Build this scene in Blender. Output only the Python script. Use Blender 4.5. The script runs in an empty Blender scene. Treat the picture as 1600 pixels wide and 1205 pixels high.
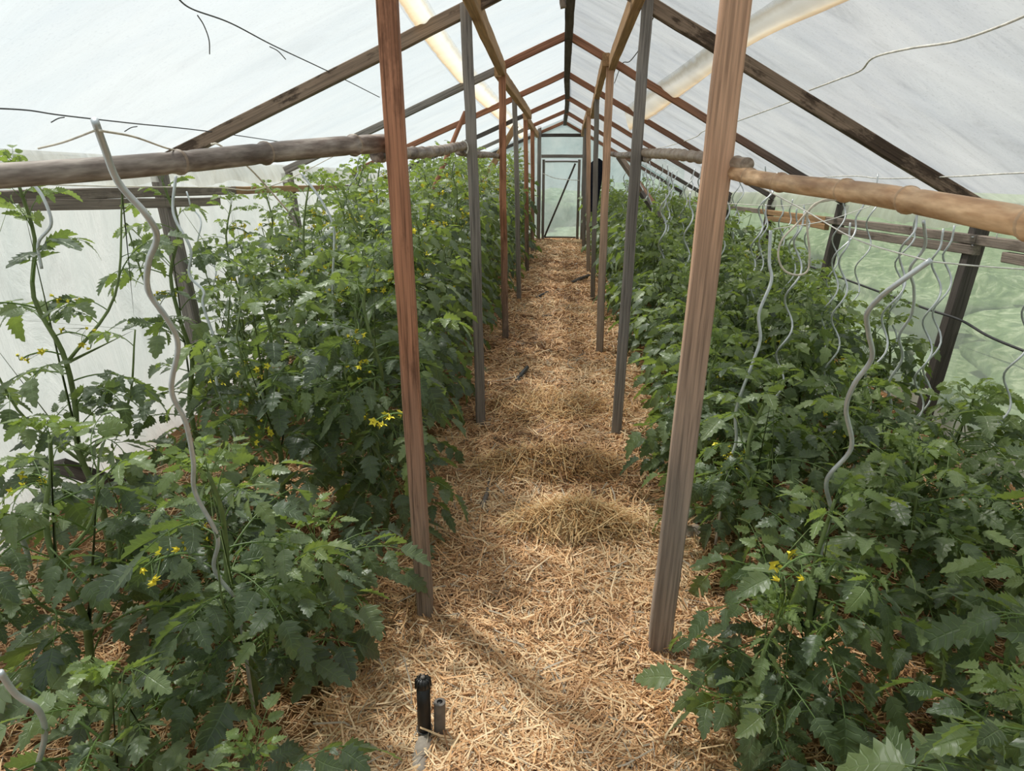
import bpy, math, random
import numpy as np
from mathutils import Vector, Matrix, Euler, noise as mnoise
S = bpy.context.scene
C = S.collection
rng = np.random.default_rng(7)
random.seed(7)
PI = math.pi
R_ = math.radians

# ------------------------------------------------------------------ camera
F, EYE, VX, VY, CX, CY = 1100.0, 1.6, 876.0, 238.0, 800.0, 602.5
_d = Vector(((VX-CX)/F, -(VY-CY)/F, -1)).normalized()
_u = Vector((0, -_d.z, _d.y)).normalized()
if _u.y < 0: _u = -_u
_r = _d.cross(_u)
RM = Matrix((_r, _d, _u))                       # camera space -> world
cam_d = bpy.data.cameras.new('camera'); cam = bpy.data.objects.new('camera', cam_d); C.objects.link(cam)
cam_d.sensor_width = 36; cam_d.lens = F/1600*36; cam_d.clip_start = .02
cam.matrix_world = Matrix.Translation((0, 0, EYE)) @ RM.to_4x4()
S.camera = cam
def at(px, py, Y=None, Z=None, X=None):
    w = RM @ Vector(((px-CX)/F, -(py-CY)/F, -1))
    t = Y/w.y if Y is not None else ((Z-EYE)/w.z if Z is not None else X/w.x)
    return w*t + Vector((0, 0, EYE))

# ------------------------------------------------------------------ house measures
YK = [.0, 1.86]+[2.1+1.98*k for k in range(1, 7)]          # frames, index 0 is just beside the camera
FY0, FY1 = -1.3, 14.05
def ridge_z(y): return 2.748-.0418*y
def ridge_x(y): return .02+.003*y
def eave_z(side, y): return (1.68-.037*y) if side < 0 else (1.47-.042*y)
WX = 2.33
def roof_z(x, y):
    side = -1 if x < ridge_x(y) else 1
    return ridge_z(y)+(eave_z(side, y)-ridge_z(y))*abs(x-ridge_x(y))/abs(side*WX-ridge_x(y))
def roof_pt(px, py):
    lo, hi = .3, 14.0
    f = lambda Y: (lambda p: p.z-roof_z(p.x, p.y))(at(px, py, Y=Y))
    best = None
    for i in range(600):
        Y = lo+(hi-lo)*i/600
        if f(Y) > 0: best = Y; break
    return at(px, py, Y=best or hi)

# ------------------------------------------------------------------ materials
def mat(name):
    m = bpy.data.materials.new(name); m.use_nodes = True
    nt = m.node_tree; nt.nodes.clear()
    o = nt.nodes.new('ShaderNodeOutputMaterial')
    return m, nt, o
def N(nt, t, **kw):
    n = nt.nodes.new('ShaderNode'+t)
    for k, v in kw.items(): setattr(n, k, v)
    return n
def setin(n, **kw):
    for k, v in kw.items(): n.inputs[k.replace('_', ' ')].default_value = v
def ramp(nt, stops, inp=None):
    r = N(nt, 'ValToRGB'); e = r.color_ramp.elements
    while len(e) < len(stops): e.new(.5)
    for i, (p, c) in enumerate(stops):
        e[i].position = p; e[i].color = (*c, 1) if len(c) == 3 else c
    if inp: nt.links.new(inp, r.inputs[0])
    return r
def mix(nt, a, b, fac, mode='MIX'):
    m = N(nt, 'Mix', data_type='RGBA', blend_type=mode)
    for i, v in ((6, a), (7, b), (0, fac)):
        if isinstance(v, (tuple, float, int)): m.inputs[i].default_value = (*v, 1) if isinstance(v, tuple) and len(v) == 3 else v
        else: nt.links.new(v, m.inputs[i])
    return m.outputs[2]
def plain(name, col, rough=.6, spec=.3, metal=0, var=.25, scale=30):
    m, nt, o = mat(name)
    b = N(nt, 'BsdfPrincipled'); setin(b, Roughness=rough, Metallic=metal); b.inputs['Specular IOR Level'].default_value = spec
    tc = N(nt, 'TexCoord'); ns = N(nt, 'TexNoise'); setin(ns, Scale=scale, Detail=4.)
    nt.links.new(tc.outputs['Object'], ns.inputs['Vector'])
    r = ramp(nt, [(.3, tuple(c*(1-var) for c in col)), (.7, tuple(min(1, c*(1+var)) for c in col))], ns.outputs['Fac'])
    nt.links.new(r.outputs[0], b.inputs['Base Color']); nt.links.new(b.outputs[0], o.inputs[0])
    return m
def wood(name, c, cbase=None, z0=.3, z1=1.2, dark=.45, scorch=0.0, redside=None):
    m, nt, o = mat(name)
    b = N(nt, 'BsdfPrincipled'); setin(b, Roughness=.75); b.inputs['Specular IOR Level'].default_value = .2
    tc = N(nt, 'TexCoord'); oi = N(nt, 'ObjectInfo')
    add = N(nt, 'VectorMath', operation='ADD'); nt.links.new(tc.outputs['Object'], add.inputs[0])
    sc = N(nt, 'VectorMath', operation='SCALE'); nt.links.new(oi.outputs['Random'], sc.inputs['Scale']); sc.inputs[0].default_value = (7, 5, 9)
    nt.links.new(sc.outputs[0], add.inputs[1])
    mp = N(nt, 'Mapping'); mp.inputs['Scale'].default_value = (1, 1, .022); nt.links.new(add.outputs[0], mp.inputs[0])
    wv = N(nt, 'TexNoise'); setin(wv, Scale=130., Detail=5., Roughness=.6, Distortion=.35); nt.links.new(mp.outputs[0], wv.inputs['Vector'])
    mp2 = N(nt, 'Mapping'); mp2.inputs['Scale'].default_value = (1, 1, .06); nt.links.new(add.outputs[0], mp2.inputs[0])
    n2 = N(nt, 'TexNoise'); setin(n2, Scale=14., Detail=4., Roughness=.6); nt.links.new(mp2.outputs[0], n2.inputs['Vector'])
    col = mix(nt, tuple(c), c, 0.)
    if cbase:
        sx = N(nt, 'SeparateXYZ'); nt.links.new(tc.outputs['Object'], sx.inputs[0])
        mr = N(nt, 'MapRange'); setin(mr, From_Min=z0, From_Max=z1)
        a2 = N(nt, 'Math', operation='MULTIPLY_ADD'); nt.links.new(n2.outputs['Fac'], a2.inputs[0]); a2.inputs[1].default_value = .7; nt.links.new(sx.outputs['Z'], a2.inputs[2])
        a3 = N(nt, 'Math', operation='SUBTRACT'); nt.links.new(a2.outputs[0], a3.inputs[0]); a3.inputs[1].default_value = .35
        nt.links.new(a3.outputs[0], mr.inputs['Value'])
        col = mix(nt, cbase, c, mr.outputs[0])
    g = ramp(nt, [(.3, (dark, dark, dark)), (.52, (.95, .95, .95)), (.75, (1.25, 1.22, 1.2))], wv.outputs['Fac'])
    col = mix(nt, col, g.outputs[0], 1., 'MULTIPLY')
    g2 = ramp(nt, [(.3, (.6, .58, .57)), (.6, (1.1, 1.1, 1.1))], n2.outputs['Fac'])
    col = mix(nt, col, g2.outputs[0], .8, 'MULTIPLY')
    if scorch:
        n3 = N(nt, 'TexNoise'); setin(n3, Scale=6., Detail=6., Roughness=.7)
        mp3 = N(nt, 'Mapping'); mp3.inputs['Scale'].default_value = (1, 1, .35); nt.links.new(add.outputs[0], mp3.inputs[0]); nt.links.new(mp3.outputs[0], n3.inputs['Vector'])
        r3 = ramp(nt, [(.5, (0, 0, 0)), (.56, (1, 1, 1))], n3.outputs['Fac'])
        bl = mix(nt, (1, 1, 1), (.30, .28, .27), r3.outputs[0]); col = mix(nt, col, bl, scorch, 'MULTIPLY')
    vo = N(nt, 'TexVoronoi'); setin(vo, Scale=3.2); nt.links.new(add.outputs[0], vo.inputs['Vector'])
    rk = ramp(nt, [(.045, (.35, .25, .2)), (.075, (1, 1, 1))], vo.outputs['Distance']); col = mix(nt, col, rk.outputs[0], .8, 'MULTIPLY')
    nt.links.new(col, b.inputs['Base Color'])
    bp = N(nt, 'Bump'); setin(bp, Strength=.5, Distance=.004); nt.links.new(wv.outputs['Fac'], bp.inputs['Height']); nt.links.new(bp.outputs[0], b.inputs['Normal'])
    nt.links.new(b.outputs[0], o.inputs[0])
    return m
W_GREY = wood('weathered_grey_wood', (.27, .24, .215), dark=.42)
W_DARK = wood('dark_weathered_wood', (.115, .10, .09), dark=.45, scorch=.3)
W_MOTT = wood('mottled_rafter_wood', (.30, .215, .155), dark=.5, scorch=.95)
W_RED = wood('reddish_wood', (.46, .215, .125), (.32, .255, .205), .2, 1.1, dark=.28, scorch=.45)
W_REDR = wood('reddish_rafter_wood', (.37, .17, .10), dark=.5)
W_FADE = wood('reddish_to_dark_rafter_wood', (.13, .11, .10), (.37, .18, .11), .9, 2.2, dark=.45)
W_TAN = wood('tan_wood', (.66, .40, .26), (.38, .31, .26), .55, 1.5, dark=.5)
W_OCHRE = wood('ochre_beam_wood', (.44, .27, .14), dark=.6)
W_PLATE = wood('wall_plate_wood', (.30, .25, .21), dark=.5, scorch=.4)

def bamboo(name, c1, c2, blot):
    m, nt, o = mat(name)
    b = N(nt, 'BsdfPrincipled'); setin(b, Roughness=.5); b.inputs['Specular IOR Level'].default_value = .35
    tc = N(nt, 'TexCoord'); mp = N(nt, 'Mapping'); mp.inputs['Scale'].default_value = (1, 1, .2); nt.links.new(tc.outputs['Object'], mp.inputs[0])
    n = N(nt, 'TexNoise'); setin(n, Scale=60., Detail=4.); nt.links.new(mp.outputs[0], n.inputs['Vector'])
    n2 = N(nt, 'TexNoise'); setin(n2, Scale=14., Detail=5., Roughness=.65); nt.links.new(mp.outputs[0], n2.inputs['Vector'])
    a = ramp(nt, [(.35, c2), (.62, c1)], n.outputs['Fac'])
    bl = ramp(nt, [(.42, (blot, blot*.95, blot*.9)), (.6, (1, 1, 1))], n2.outputs['Fac'])
    col = mix(nt, a.outputs[0], bl.outputs[0], 1., 'MULTIPLY')
    nt.links.new(col, b.inputs['Base Color']); nt.links.new(b.outputs[0], o.inputs[0])
    return m
B_TAN = bamboo('tan_bamboo', (.80, .53, .31), (.50, .28, .14), .55)
B_GREY = bamboo('grey_bamboo', (.54, .46, .40), (.25, .19, .16), .38)
B_NODE = bamboo('tan_bamboo_node', (.60, .40, .24), (.42, .27, .16), .7)
B_PALE = bamboo('pale_bamboo', (.5, .4, .31), (.36, .27, .2), .6)

def film(name, tint, t, stain_wrinkle, wrinkle_streak=.5, dirt=.3, yell=0., scale=1.):
    m, nt, o = mat(name)
    tc = N(nt, 'TexCoord')
    mp = N(nt, 'Mapping'); mp.inputs['Scale'].default_value = (.5*scale, 1.6*scale, .5*scale); nt.links.new(tc.outputs['Object'], mp.inputs[0])
    n = N(nt, 'TexNoise'); setin(n, Scale=1.6, Detail=7., Roughness=.62, Distortion=.5); nt.links.new(mp.outputs[0], n.inputs['Vector'])
    mp2 = N(nt, 'Mapping'); mp2.inputs['Scale'].default_value = (.55, 1.5, .55); mp2.inputs['Rotation'].default_value = (0, 0, .35); nt.links.new(tc.outputs['Object'], mp2.inputs[0])
    n2 = N(nt, 'TexNoise'); setin(n2, Scale=2.6, Detail=9., Roughness=.66, Distortion=.9); nt.links.new(mp2.outputs[0], n2.inputs['Vector'])
    a = ramp(nt, [(.3, tuple(x*y for x, y in zip(tint, stain_wrinkle))), (.62, tint)], n.outputs['Fac'])
    b = ramp(nt, [(.28, (1-wrinkle_streak*.7,)*3), (.46, (1-wrinkle_streak*.15,)*3), (.6, (1., 1., 1.)), (.75, (1.06, 1.06, 1.06))], n2.outputs['Fac'])
    col = mix(nt, a.outputs[0], b.outputs[0], 1., 'MULTIPLY')  # stains, plus wrinkle shading put into the film colour
    vo = N(nt, 'TexNoise'); setin(vo, Scale=90., Detail=2.); nt.links.new(tc.outputs['Object'], vo.inputs['Vector'])
    sp = ramp(nt, [(.3, (.86, .86, .86)), (.42, (1, 1, 1))], vo.outputs['Fac'])
    col = mix(nt, col, sp.outputs[0], dirt, 'MULTIPLY')
    bp = N(nt, 'Bump'); setin(bp, Strength=.6, Distance=.03); nt.links.new(n2.outputs['Fac'], bp.inputs['Height'])
    tl = N(nt, 'BsdfTranslucent'); tr = N(nt, 'BsdfTransparent'); df = N(nt, 'BsdfDiffuse'); gl = N(nt, 'BsdfGlossy'); setin(gl, Roughness=.3)
    nt.links.new(col, tl.inputs[0]); nt.links.new(col, tr.inputs[0]); nt.links.new(col, df.inputs[0])
    nt.links.new(bp.outputs[0], tl.inputs['Normal']); nt.links.new(bp.outputs[0], df.inputs['Normal']); nt.links.new(bp.outputs[0], gl.inputs['Normal'])
    m0 = N(nt, 'MixShader'); m0.inputs[0].default_value = .3; nt.links.new(tl.outputs[0], m0.inputs[1]); nt.links.new(df.outputs[0], m0.inputs[2])
    m1 = N(nt, 'MixShader'); m1.inputs[0].default_value = t; nt.links.new(m0.outputs[0], m1.inputs[1]); nt.links.new(tr.outputs[0], m1.inputs[2])
    m2 = N(nt, 'MixShader'); m2.inputs[0].default_value = .04; nt.links.new(m1.outputs[0], m2.inputs[1]); nt.links.new(gl.outputs[0], m2.inputs[2])
    nt.links.new(m2.outputs[0], o.inputs[0])
    return m
F_LEFT = film('roof_film_left', (.90, .945, .965), .62, (.93, .95, .97), .14, .5)
F_RIGHT = film('roof_film_right', (.83, .83, .82), .62, (.80, .82, .86), .42, .9, scale=1.1)
F_WLEFT = film('wall_film_left', (.78, .81, .81), .05, (.8, .84, .84), .3, .3)
F_WRIGHT = film('wall_film_right', (.80, .84, .78), .45, (.86, .9, .86), .35, .3)
F_END = film('end_film', (.72, .80, .80), .42, (.8, .86, .88), .45, .3, scale=3)
F_FOLD = film('yellowed_film', (.86, .74, .52), .22, (.82, .72, .55), .5, .3, scale=3)
F_FOLD2 = film('grey_white_film', (.82, .80, .74), .15, (.85, .85, .82), .5, .3, scale=3)

def leaf_mat(name, dark, mid, lite, young):
    m, nt, o = mat(name)
    at_ = N(nt, 'Attribute', attribute_name='luv'); sx = N(nt, 'SeparateXYZ'); nt.links.new(at_.outputs['Vector'], sx.inputs[0])
    geo = N(nt, 'NewGeometry')
    # veins: bands along u - 0.35|v|
    ab = N(nt, 'Math', operation='ABSOLUTE'); nt.links.new(sx.outputs['Y'], ab.inputs[0])
    k = N(nt, 'Math', operation='MULTIPLY_ADD'); nt.links.new(ab.outputs[0], k.inputs[0]); k.inputs[1].default_value = -.16; nt.links.new(sx.outputs['X'], k.inputs[2])
    k2 = N(nt, 'Math', operation='MULTIPLY'); nt.links.new(k.outputs[0], k2.inputs[0]); k2.inputs[1].default_value = 44.
    sn = N(nt, 'Math', operation='SINE'); nt.links.new(k2.outputs[0], sn.inputs[0])
    vr = ramp(nt, [(.80, (0, 0, 0)), (.99, (1, 1, 1))], sn.outputs[0])
    mr = ramp(nt, [(.0, (1, 1, 1)), (.09, (0, 0, 0))], ab.outputs[0])
    vein = N(nt, 'Math', operation='MAXIMUM'); nt.links.new(vr.outputs[0], vein.inputs[0]); nt.links.new(mr.outputs[0], vein.inputs[1])
    tc = N(nt, 'TexCoord'); ns = N(nt, 'TexNoise'); setin(ns, Scale=9., Detail=3.); nt.links.new(tc.outputs['Object'], ns.inputs['Vector'])
    addr = N(nt, 'Math', operation='MULTIPLY_ADD'); nt.links.new(ns.outputs['Fac'], addr.inputs[0]); addr.inputs[1].default_value = .5; nt.links.new(sx.outputs['Z'], addr.inputs[2])
    base = ramp(nt, [(.15, dark), (.6, mid), (1., lite), ], addr.outputs[0])
    # z above 1 = young tip foliage, 3 = stalk
    yg = N(nt, 'MapRange'); setin(yg, From_Min=1.0, From_Max=2.0); nt.links.new(sx.outputs['Z'], yg.inputs['Value'])
    col = mix(nt, base.outputs[0], young, yg.outputs[0])
    vf = N(nt, 'Math', operation='MULTIPLY'); nt.links.new(vein.outputs[0], vf.inputs[0]); vf.inputs[1].default_value = .28
    col = mix(nt, col, (.20, .30, .11), vf.outputs[0])
    st = N(nt, 'MapRange'); setin(st, From_Min=2.5, From_Max=3.0); nt.links.new(sx.outputs['Z'], st.inputs['Value'])
    col = mix(nt, col, (.12, .19, .045), st.outputs[0])
    back = N(nt, 'Math', operation='MULTIPLY'); nt.links.new(geo.outputs['Backfacing'], back.inputs[0]); back.inputs[1].default_value = .45
    col = mix(nt, col, (.17, .24, .13), back.outputs[0])
    b = N(nt, 'BsdfPrincipled'); setin(b, Roughness=.42); b.inputs['Specular IOR Level'].default_value = .6; b.inputs['Sheen Weight'].default_value = .10; b.inputs['Sheen Roughness'].default_value = .5
    nt.links.new(col, b.inputs['Base Color'])
    bp = N(nt, 'Bump'); setin(bp, Strength=.45, Distance=.003); bp.invert = True; nt.links.new(vein.outputs[0], bp.inputs['Height']); nt.links.new(bp.outputs[0], b.inputs['Normal'])
    tl = N(nt, 'BsdfTranslucent'); br = mix(nt, col, (2.5, 2.4, .8), 1., 'MULTIPLY'); nt.links.new(br, tl.inputs[0])
    ms = N(nt, 'MixShader'); ms.inputs[0].default_value = .33; nt.links.new(b.outputs[0], ms.inputs[1]); nt.links.new(tl.outputs[0], ms.inputs[2])
    nt.links.new(ms.outputs[0], o.inputs[0])
    return m
LEAF_L = leaf_mat('tomato_leaf_left', (.040, .062, .034), (.084, .122, .060), (.15, .197, .095), (.185, .255, .075))
LEAF_R = leaf_mat('tomato_leaf_right', (.038, .062, .026), (.082, .122, .050), (.145, .195, .080), (.18, .25, .075))
M_STEM = plain('tomato_stem', (.16, .21, .075), .55, .3, var=.25, scale=20)
M_YEL = plain('tomato_petal', (.95, .78, .08), .5, .2, var=.15)
M_SEP = plain('tomato_sepal', (.13, .20, .06), .6, .2)
M_FRUIT = plain('green_tomato_skin', (.13, .24, .06), .25, .5, var=.1, scale=5)
M_STAKE = plain('galvanised_steel', (.60, .63, .64), .4, .5, .45, .15, 25)
M_WIRE = plain('dark_wire', (.07, .07, .07), .5, .4)
M_TWINE = plain('pale_twine', (.66, .60, .50), .8, .1)
M_CORD = plain('white_cord', (.78, .76, .70), .7, .2)
M_HOSE = plain('black_poly_pipe', (.045, .045, .047), .45, .4)
M_PIPE = plain('grey_dusty_pipe', (.17, .145, .125), .6, .3, var=.3)
M_PIPED = plain('dusty_pipe', (.34, .29, .24), .8, .1, var=.35, scale=25)
M_RISER = plain('black_riser_plastic', (.018, .016, .015), .4, .4)
M_STONE = plain('stone', (.30, .25, .21), .85, .2, var=.35, scale=14)
M_CLOTH = plain('navy_cloth', (.012, .014, .022), .9, .1)
M_ZINC = plain('zinc_screw', (.5, .5, .5), .35, .5, .8)

def straw_ground():
    m, nt, o = mat('straw_mulch_base')
    b = N(nt, 'BsdfPrincipled'); setin(b, Roughness=.85); b.inputs['Specular IOR Level'].default_value = .15
    tc = N(nt, 'TexCoord')
    n = N(nt, 'TexNoise'); setin(n, Scale=2.6, Detail=5., Roughness=.6); nt.links.new(tc.outputs['Object'], n.inputs['Vector'])
    n1 = N(nt, 'TexNoise'); setin(n1, Scale=70., Detail=5., Roughness=.7, Distortion=2.5); nt.links.new(tc.outputs['Object'], n1.inputs['Vector'])
    a = ramp(nt, [(.3, (.10, .055, .028)), (.5, (.30, .17, .08)), (.7, (.52, .32, .15))], n1.outputs['Fac'])  # dark stop paints the shade in crevices between the straws
    g = ramp(nt, [(.35, (.62, .58, .55)), (.6, (1.1, 1.0, .92))], n.outputs['Fac'])
    col = mix(nt, a.outputs[0], g.outputs[0], 1., 'MULTIPLY')
    nt.links.new(col, b.inputs['Base Color'])
    bp = N(nt, 'Bump'); setin(bp, Strength=.8, Distance=.012); nt.links.new(n1.outputs['Fac'], bp.inputs['Height']); nt.links.new(bp.outputs[0], b.inputs['Normal'])
    nt.links.new(b.outputs[0], o.inputs[0]); return m
M_GROUND = straw_ground()
def straw_strand(name, tint):
    m, nt, o = mat(name)
    at_ = N(nt, 'Attribute', attribute_name='luv'); sx = N(nt, 'SeparateXYZ'); nt.links.new(at_.outputs['Vector'], sx.inputs[0])
    r = ramp(nt, [(0., tuple(a*b for a, b in zip((.17, .085, .04), tint))), (.25, tuple(a*b for a, b in zip((.47, .25, .115), tint))), (.55, tuple(a*b for a, b in zip((.76, .46, .235), tint))), (.85, tuple(a*b for a, b in zip((.90, .68, .42), tint))), (1., tuple(a*b for a, b in zip((.42, .36, .28), tint)))], sx.outputs['Z'])
    b = N(nt, 'BsdfPrincipled'); setin(b, Roughness=.5); b.inputs['Specular IOR Level'].default_value = .3
    nt.links.new(r.outputs[0], b.inputs['Base Color']); nt.links.new(b.outputs[0], o.inputs[0]); return m
M_STRAW = straw_strand('straw', (1, .97, .93))
M_HAY = straw_strand('golden_hay', (.86, .82, .66))

# ------------------------------------------------------------------ mesh helpers
def tag(o, label=None, cat=None, group=None, kind=None):
    if label: o['label'] = label
    if cat: o['category'] = cat
    if group: o['group'] = group
    if kind: o['kind'] = kind
    return o
class MB:
    def __init__(s): s.v = []; s.f = []; s.luv = []; s.mi = []
    def add(s, V, Fc, luv=None, mi=0):
        off = sum(len(a) for a in s.v)
        V = np.asarray(V, dtype=np.float64).reshape(-1, 3); Fc = np.asarray(Fc, dtype=np.int64).reshape(-1, 4)
        s.v.append(V); s.f.append(Fc+off); s.mi.append(np.full(len(Fc), mi))
        s.luv.append(np.zeros((len(V), 3)) if luv is None else luv)
    def build(s, name, mats, parent=None, smooth=True, loc=None):
        V = np.concatenate(s.v); Fc = np.concatenate(s.f); MI = np.concatenate(s.mi); L = np.concatenate(s.luv)
        me = make_mesh(name, V, Fc, mats, MI, L, smooth)
        o = bpy.data.objects.new(name, me); C.objects.link(o)
        if parent is not None: o.parent = parent
        if loc is not None: o.location = loc
        return o
def make_mesh(name, V, Fc, mats, MI=None, L=None, smooth=True):
    me = bpy.data.meshes.new(name)
    tri = Fc[:, 3] < 0
    me.vertices.add(len(V)); me.vertices.foreach_set('co', V.astype(np.float32).ravel())
    if tri.any():
        cnt = np.where(tri, 3, 4); idx = np.concatenate([f[:3] if t else f for f, t in zip(Fc, tri)])
    else:
        cnt = np.full(len(Fc), 4); idx = Fc.ravel()
    me.loops.add(len(idx)); me.loops.foreach_set('vertex_index', idx.astype(np.int32))
    me.polygons.add(len(Fc)); st = np.concatenate([[0], np.cumsum(cnt)[:-1]])
    me.polygons.foreach_set('loop_start', st.astype(np.int32)); me.polygons.foreach_set('loop_total', cnt.astype(np.int32))
    if MI is not None: me.polygons.foreach_set('material_index', MI.astype(np.int32))
    me.polygons.foreach_set('use_smooth', np.full(len(Fc), smooth))
    if L is not None and L.any():
        a = me.attributes.new('luv', 'FLOAT_VECTOR', 'POINT'); a.data.foreach_set('vector', L.astype(np.float32).ravel())
    for m in (mats if isinstance(mats, (list, tuple)) else [mats]): me.materials.append(m)
    me.update(calc_edges=True); me.validate()
    return me
def frames(P):
    P = np.asarray(P, float); T = np.gradient(P, axis=0); T /= np.linalg.norm(T, axis=1)[:, None]+1e-12
    up = np.array([0, 0, 1.]) if abs(T[0][2]) < .9 else np.array([1., 0, 0])
    A = []; a = np.cross(up, T[0]); a /= np.linalg.norm(a)
    for t in T:
        a = a-t*np.dot(a, t); a /= np.linalg.norm(a)+1e-12; A.append(a)
    A = np.array(A); return P, T, A, np.cross(T, A)
def tube(P, r, n=6, cap=True):
    P, T, A, B = frames(P); k = len(P); r = np.broadcast_to(np.asarray(r, float), (k,))
    th = np.arange(n)*2*PI/n
    V = (P[:, None]+r[:, None, None]*(np.cos(th)[None, :, None]*A[:, None]+np.sin(th)[None, :, None]*B[:, None])).reshape(-1, 3)
    Fc = [[i*n+j, i*n+(j+1) % n, (i+1)*n+(j+1) % n, (i+1)*n+j] for i in range(k-1) for j in range(n)]
    if cap:
        V = np.concatenate([V, P[:1], P[-1:]]); a, b = k*n, k*n+1
        Fc += [[(j+1) % n, j, a, -1] for j in range(n)]+[[(k-1)*n+j, (k-1)*n+(j+1) % n, b, -1] for j in range(n)]
    return V, np.array(Fc)
def smooth_path(P, n):
    P = np.asarray(P, float); k = len(P); out = []
    Q = np.concatenate([[2*P[0]-P[1]], P, [2*P[-1]-P[-2]]])
    for i in range(k-1):
        p0, p1, p2, p3 = Q[i:i+4]
        for t in np.linspace(0, 1, n, endpoint=False):
            out.append(.5*((2*p1)+(-p0+p2)*t+(2*p0-5*p1+4*p2-p3)*t*t+(-p0+3*p1-3*p2+p3)*t**3))
    out.append(P[-1]); return np.array(out)
def empty(name, loc=(0, 0, 0)):
    o = bpy.data.objects.new(name, None); C.objects.link(o); o.location = loc; o.empty_display_size = .1; return o
def beam(name, a, b, w, d, m, parent=None, seed=0, rough=.003, roll=0., bev=.004):
    """squared timber from a to b, origin at a, grain along its local Z; w along local X, d along local Y"""
    a = Vector(a); b = Vector(b); L = (b-a).length; rs = np.random.default_rng(seed+11)
    n = max(4, int(L/.15)); zs = np.linspace(0, L, n)
    prof = []
    for sx, sy in ((1, 1), (-1, 1), (-1, -1), (1, -1)):
        hx, hy = w/2, d/2
        p = [(sx*(hx-bev), sy*hy), (sx*hx, sy*(hy-bev))]
        if sx*sy > 0: p = p[::-1]
        prof += p
    prof = np.array(prof); k = len(prof); V = []
    bow = rs.normal(0, 1, 2)*.002*L
    for i, z in enumerate(zs):
        s = math.sin(PI*z/L); j = rs.normal(0, rough*.35, (1, 2))
        for p in prof: V.append((p[0]+bow[0]*s+j[0, 0], p[1]+bow[1]*s+j[0, 1], z))
    Fc = [[i*k+j, i*k+(j+1) % k, (i+1)*k+(j+1) % k, (i+1)*k+j] for i in range(n-1) for j in range(k)]
    for base, rev in ((0, 1), ((n-1)*k, 0)):
        q = [[0, 1, 2, 3], [0, 3, 4, 7], [4, 5, 6, 7]]
        Fc += [[base+t for t in (f[::-1] if rev else f)] for f in q]
    me = make_mesh(name, np.array(V), np.array(Fc), m, smooth=False)
    o = bpy.data.objects.new(name, me); C.objects.link(o)
    z = (b-a).normalized(); x = Vector((1, 0, 0)) if abs(z.x) < .8 else Vector((0, 1, 0))
    y = z.cross(x).normalized(); x = y.cross(z).normalized()
    rot = Matrix((x, y, z)).transposed()
    o.matrix_world = Matrix.Translation(a) @ (rot @ Matrix.Rotation(roll, 3, 'Z')).to_4x4()
    if parent is not None: o.parent = parent
    return o
def cable(name, pts, r, m, label, cat, n=8, sm=8, group=None, parent=None):
    mb = MB(); mb.add(*tube(smooth_path(pts, sm), r, n)); o = mb.build(name, m, parent)
    if label: tag(o, label, cat, group)
    return o

# ------------------------------------------------------------------ floor and straw
CL = [(.10, 2.80, .20, .085, .085), (-.02, 3.45, .33, .09, .07), (.2, 4.4, .2, .15, .03), (-.2, 4.55, .2, .15, .035), (.25, 6.3, .15, .12, .035), (-.3, 5.5, .15, .25, .03), (.28, 8.6, .12, .15, .04), (.0, 2.1, .12, .1, -.03), (-.1, 1.7, .25, .25, .01)]
def hgt(x, y):
    x = np.asarray(x, float); y = np.asarray(y, float)
    h = .012*np.sin(3.1*x+1.7*y)+.010*np.sin(5.3*y-2.2*x+1)+.007*np.sin(11*x+4*np.sin(7*y))+.006*np.sin(13*y+5*np.sin(6*x))
    h = h+.004*np.sin(31*x+9*np.sin(11*y))*np.sin(27*y)
    for cx, cy, sx, sy, a in CL: h = h+a*np.exp(-((x-cx)/sx)**2-((y-cy)/sy)**2)
    return h-.015+.03*np.clip((np.abs(x)-.5)/.6, 0, 1)
def grid(name, xs, ys, zf, m, sm=True):
    X, Y = np.meshgrid(xs, ys); Z = zf(X, Y); nx, ny = len(xs), len(ys)
    V = np.stack([X, Y, Z], -1).reshape(-1, 3); i = np.arange(nx*ny).reshape(ny, nx)
    Fc = np.stack([i[:-1, :-1], i[:-1, 1:], i[1:, 1:], i[1:, :-1]], -1).reshape(-1, 4)
    o = bpy.data.objects.new(name, make_mesh(name, V, Fc, m, smooth=sm)); C.objects.link(o); return o
fl = grid('floor', np.arange(-2.5, 2.51, .035), np.arange(-1.4, 14.3, .035), hgt, M_GROUND); fl['kind'] = 'structure'
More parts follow.
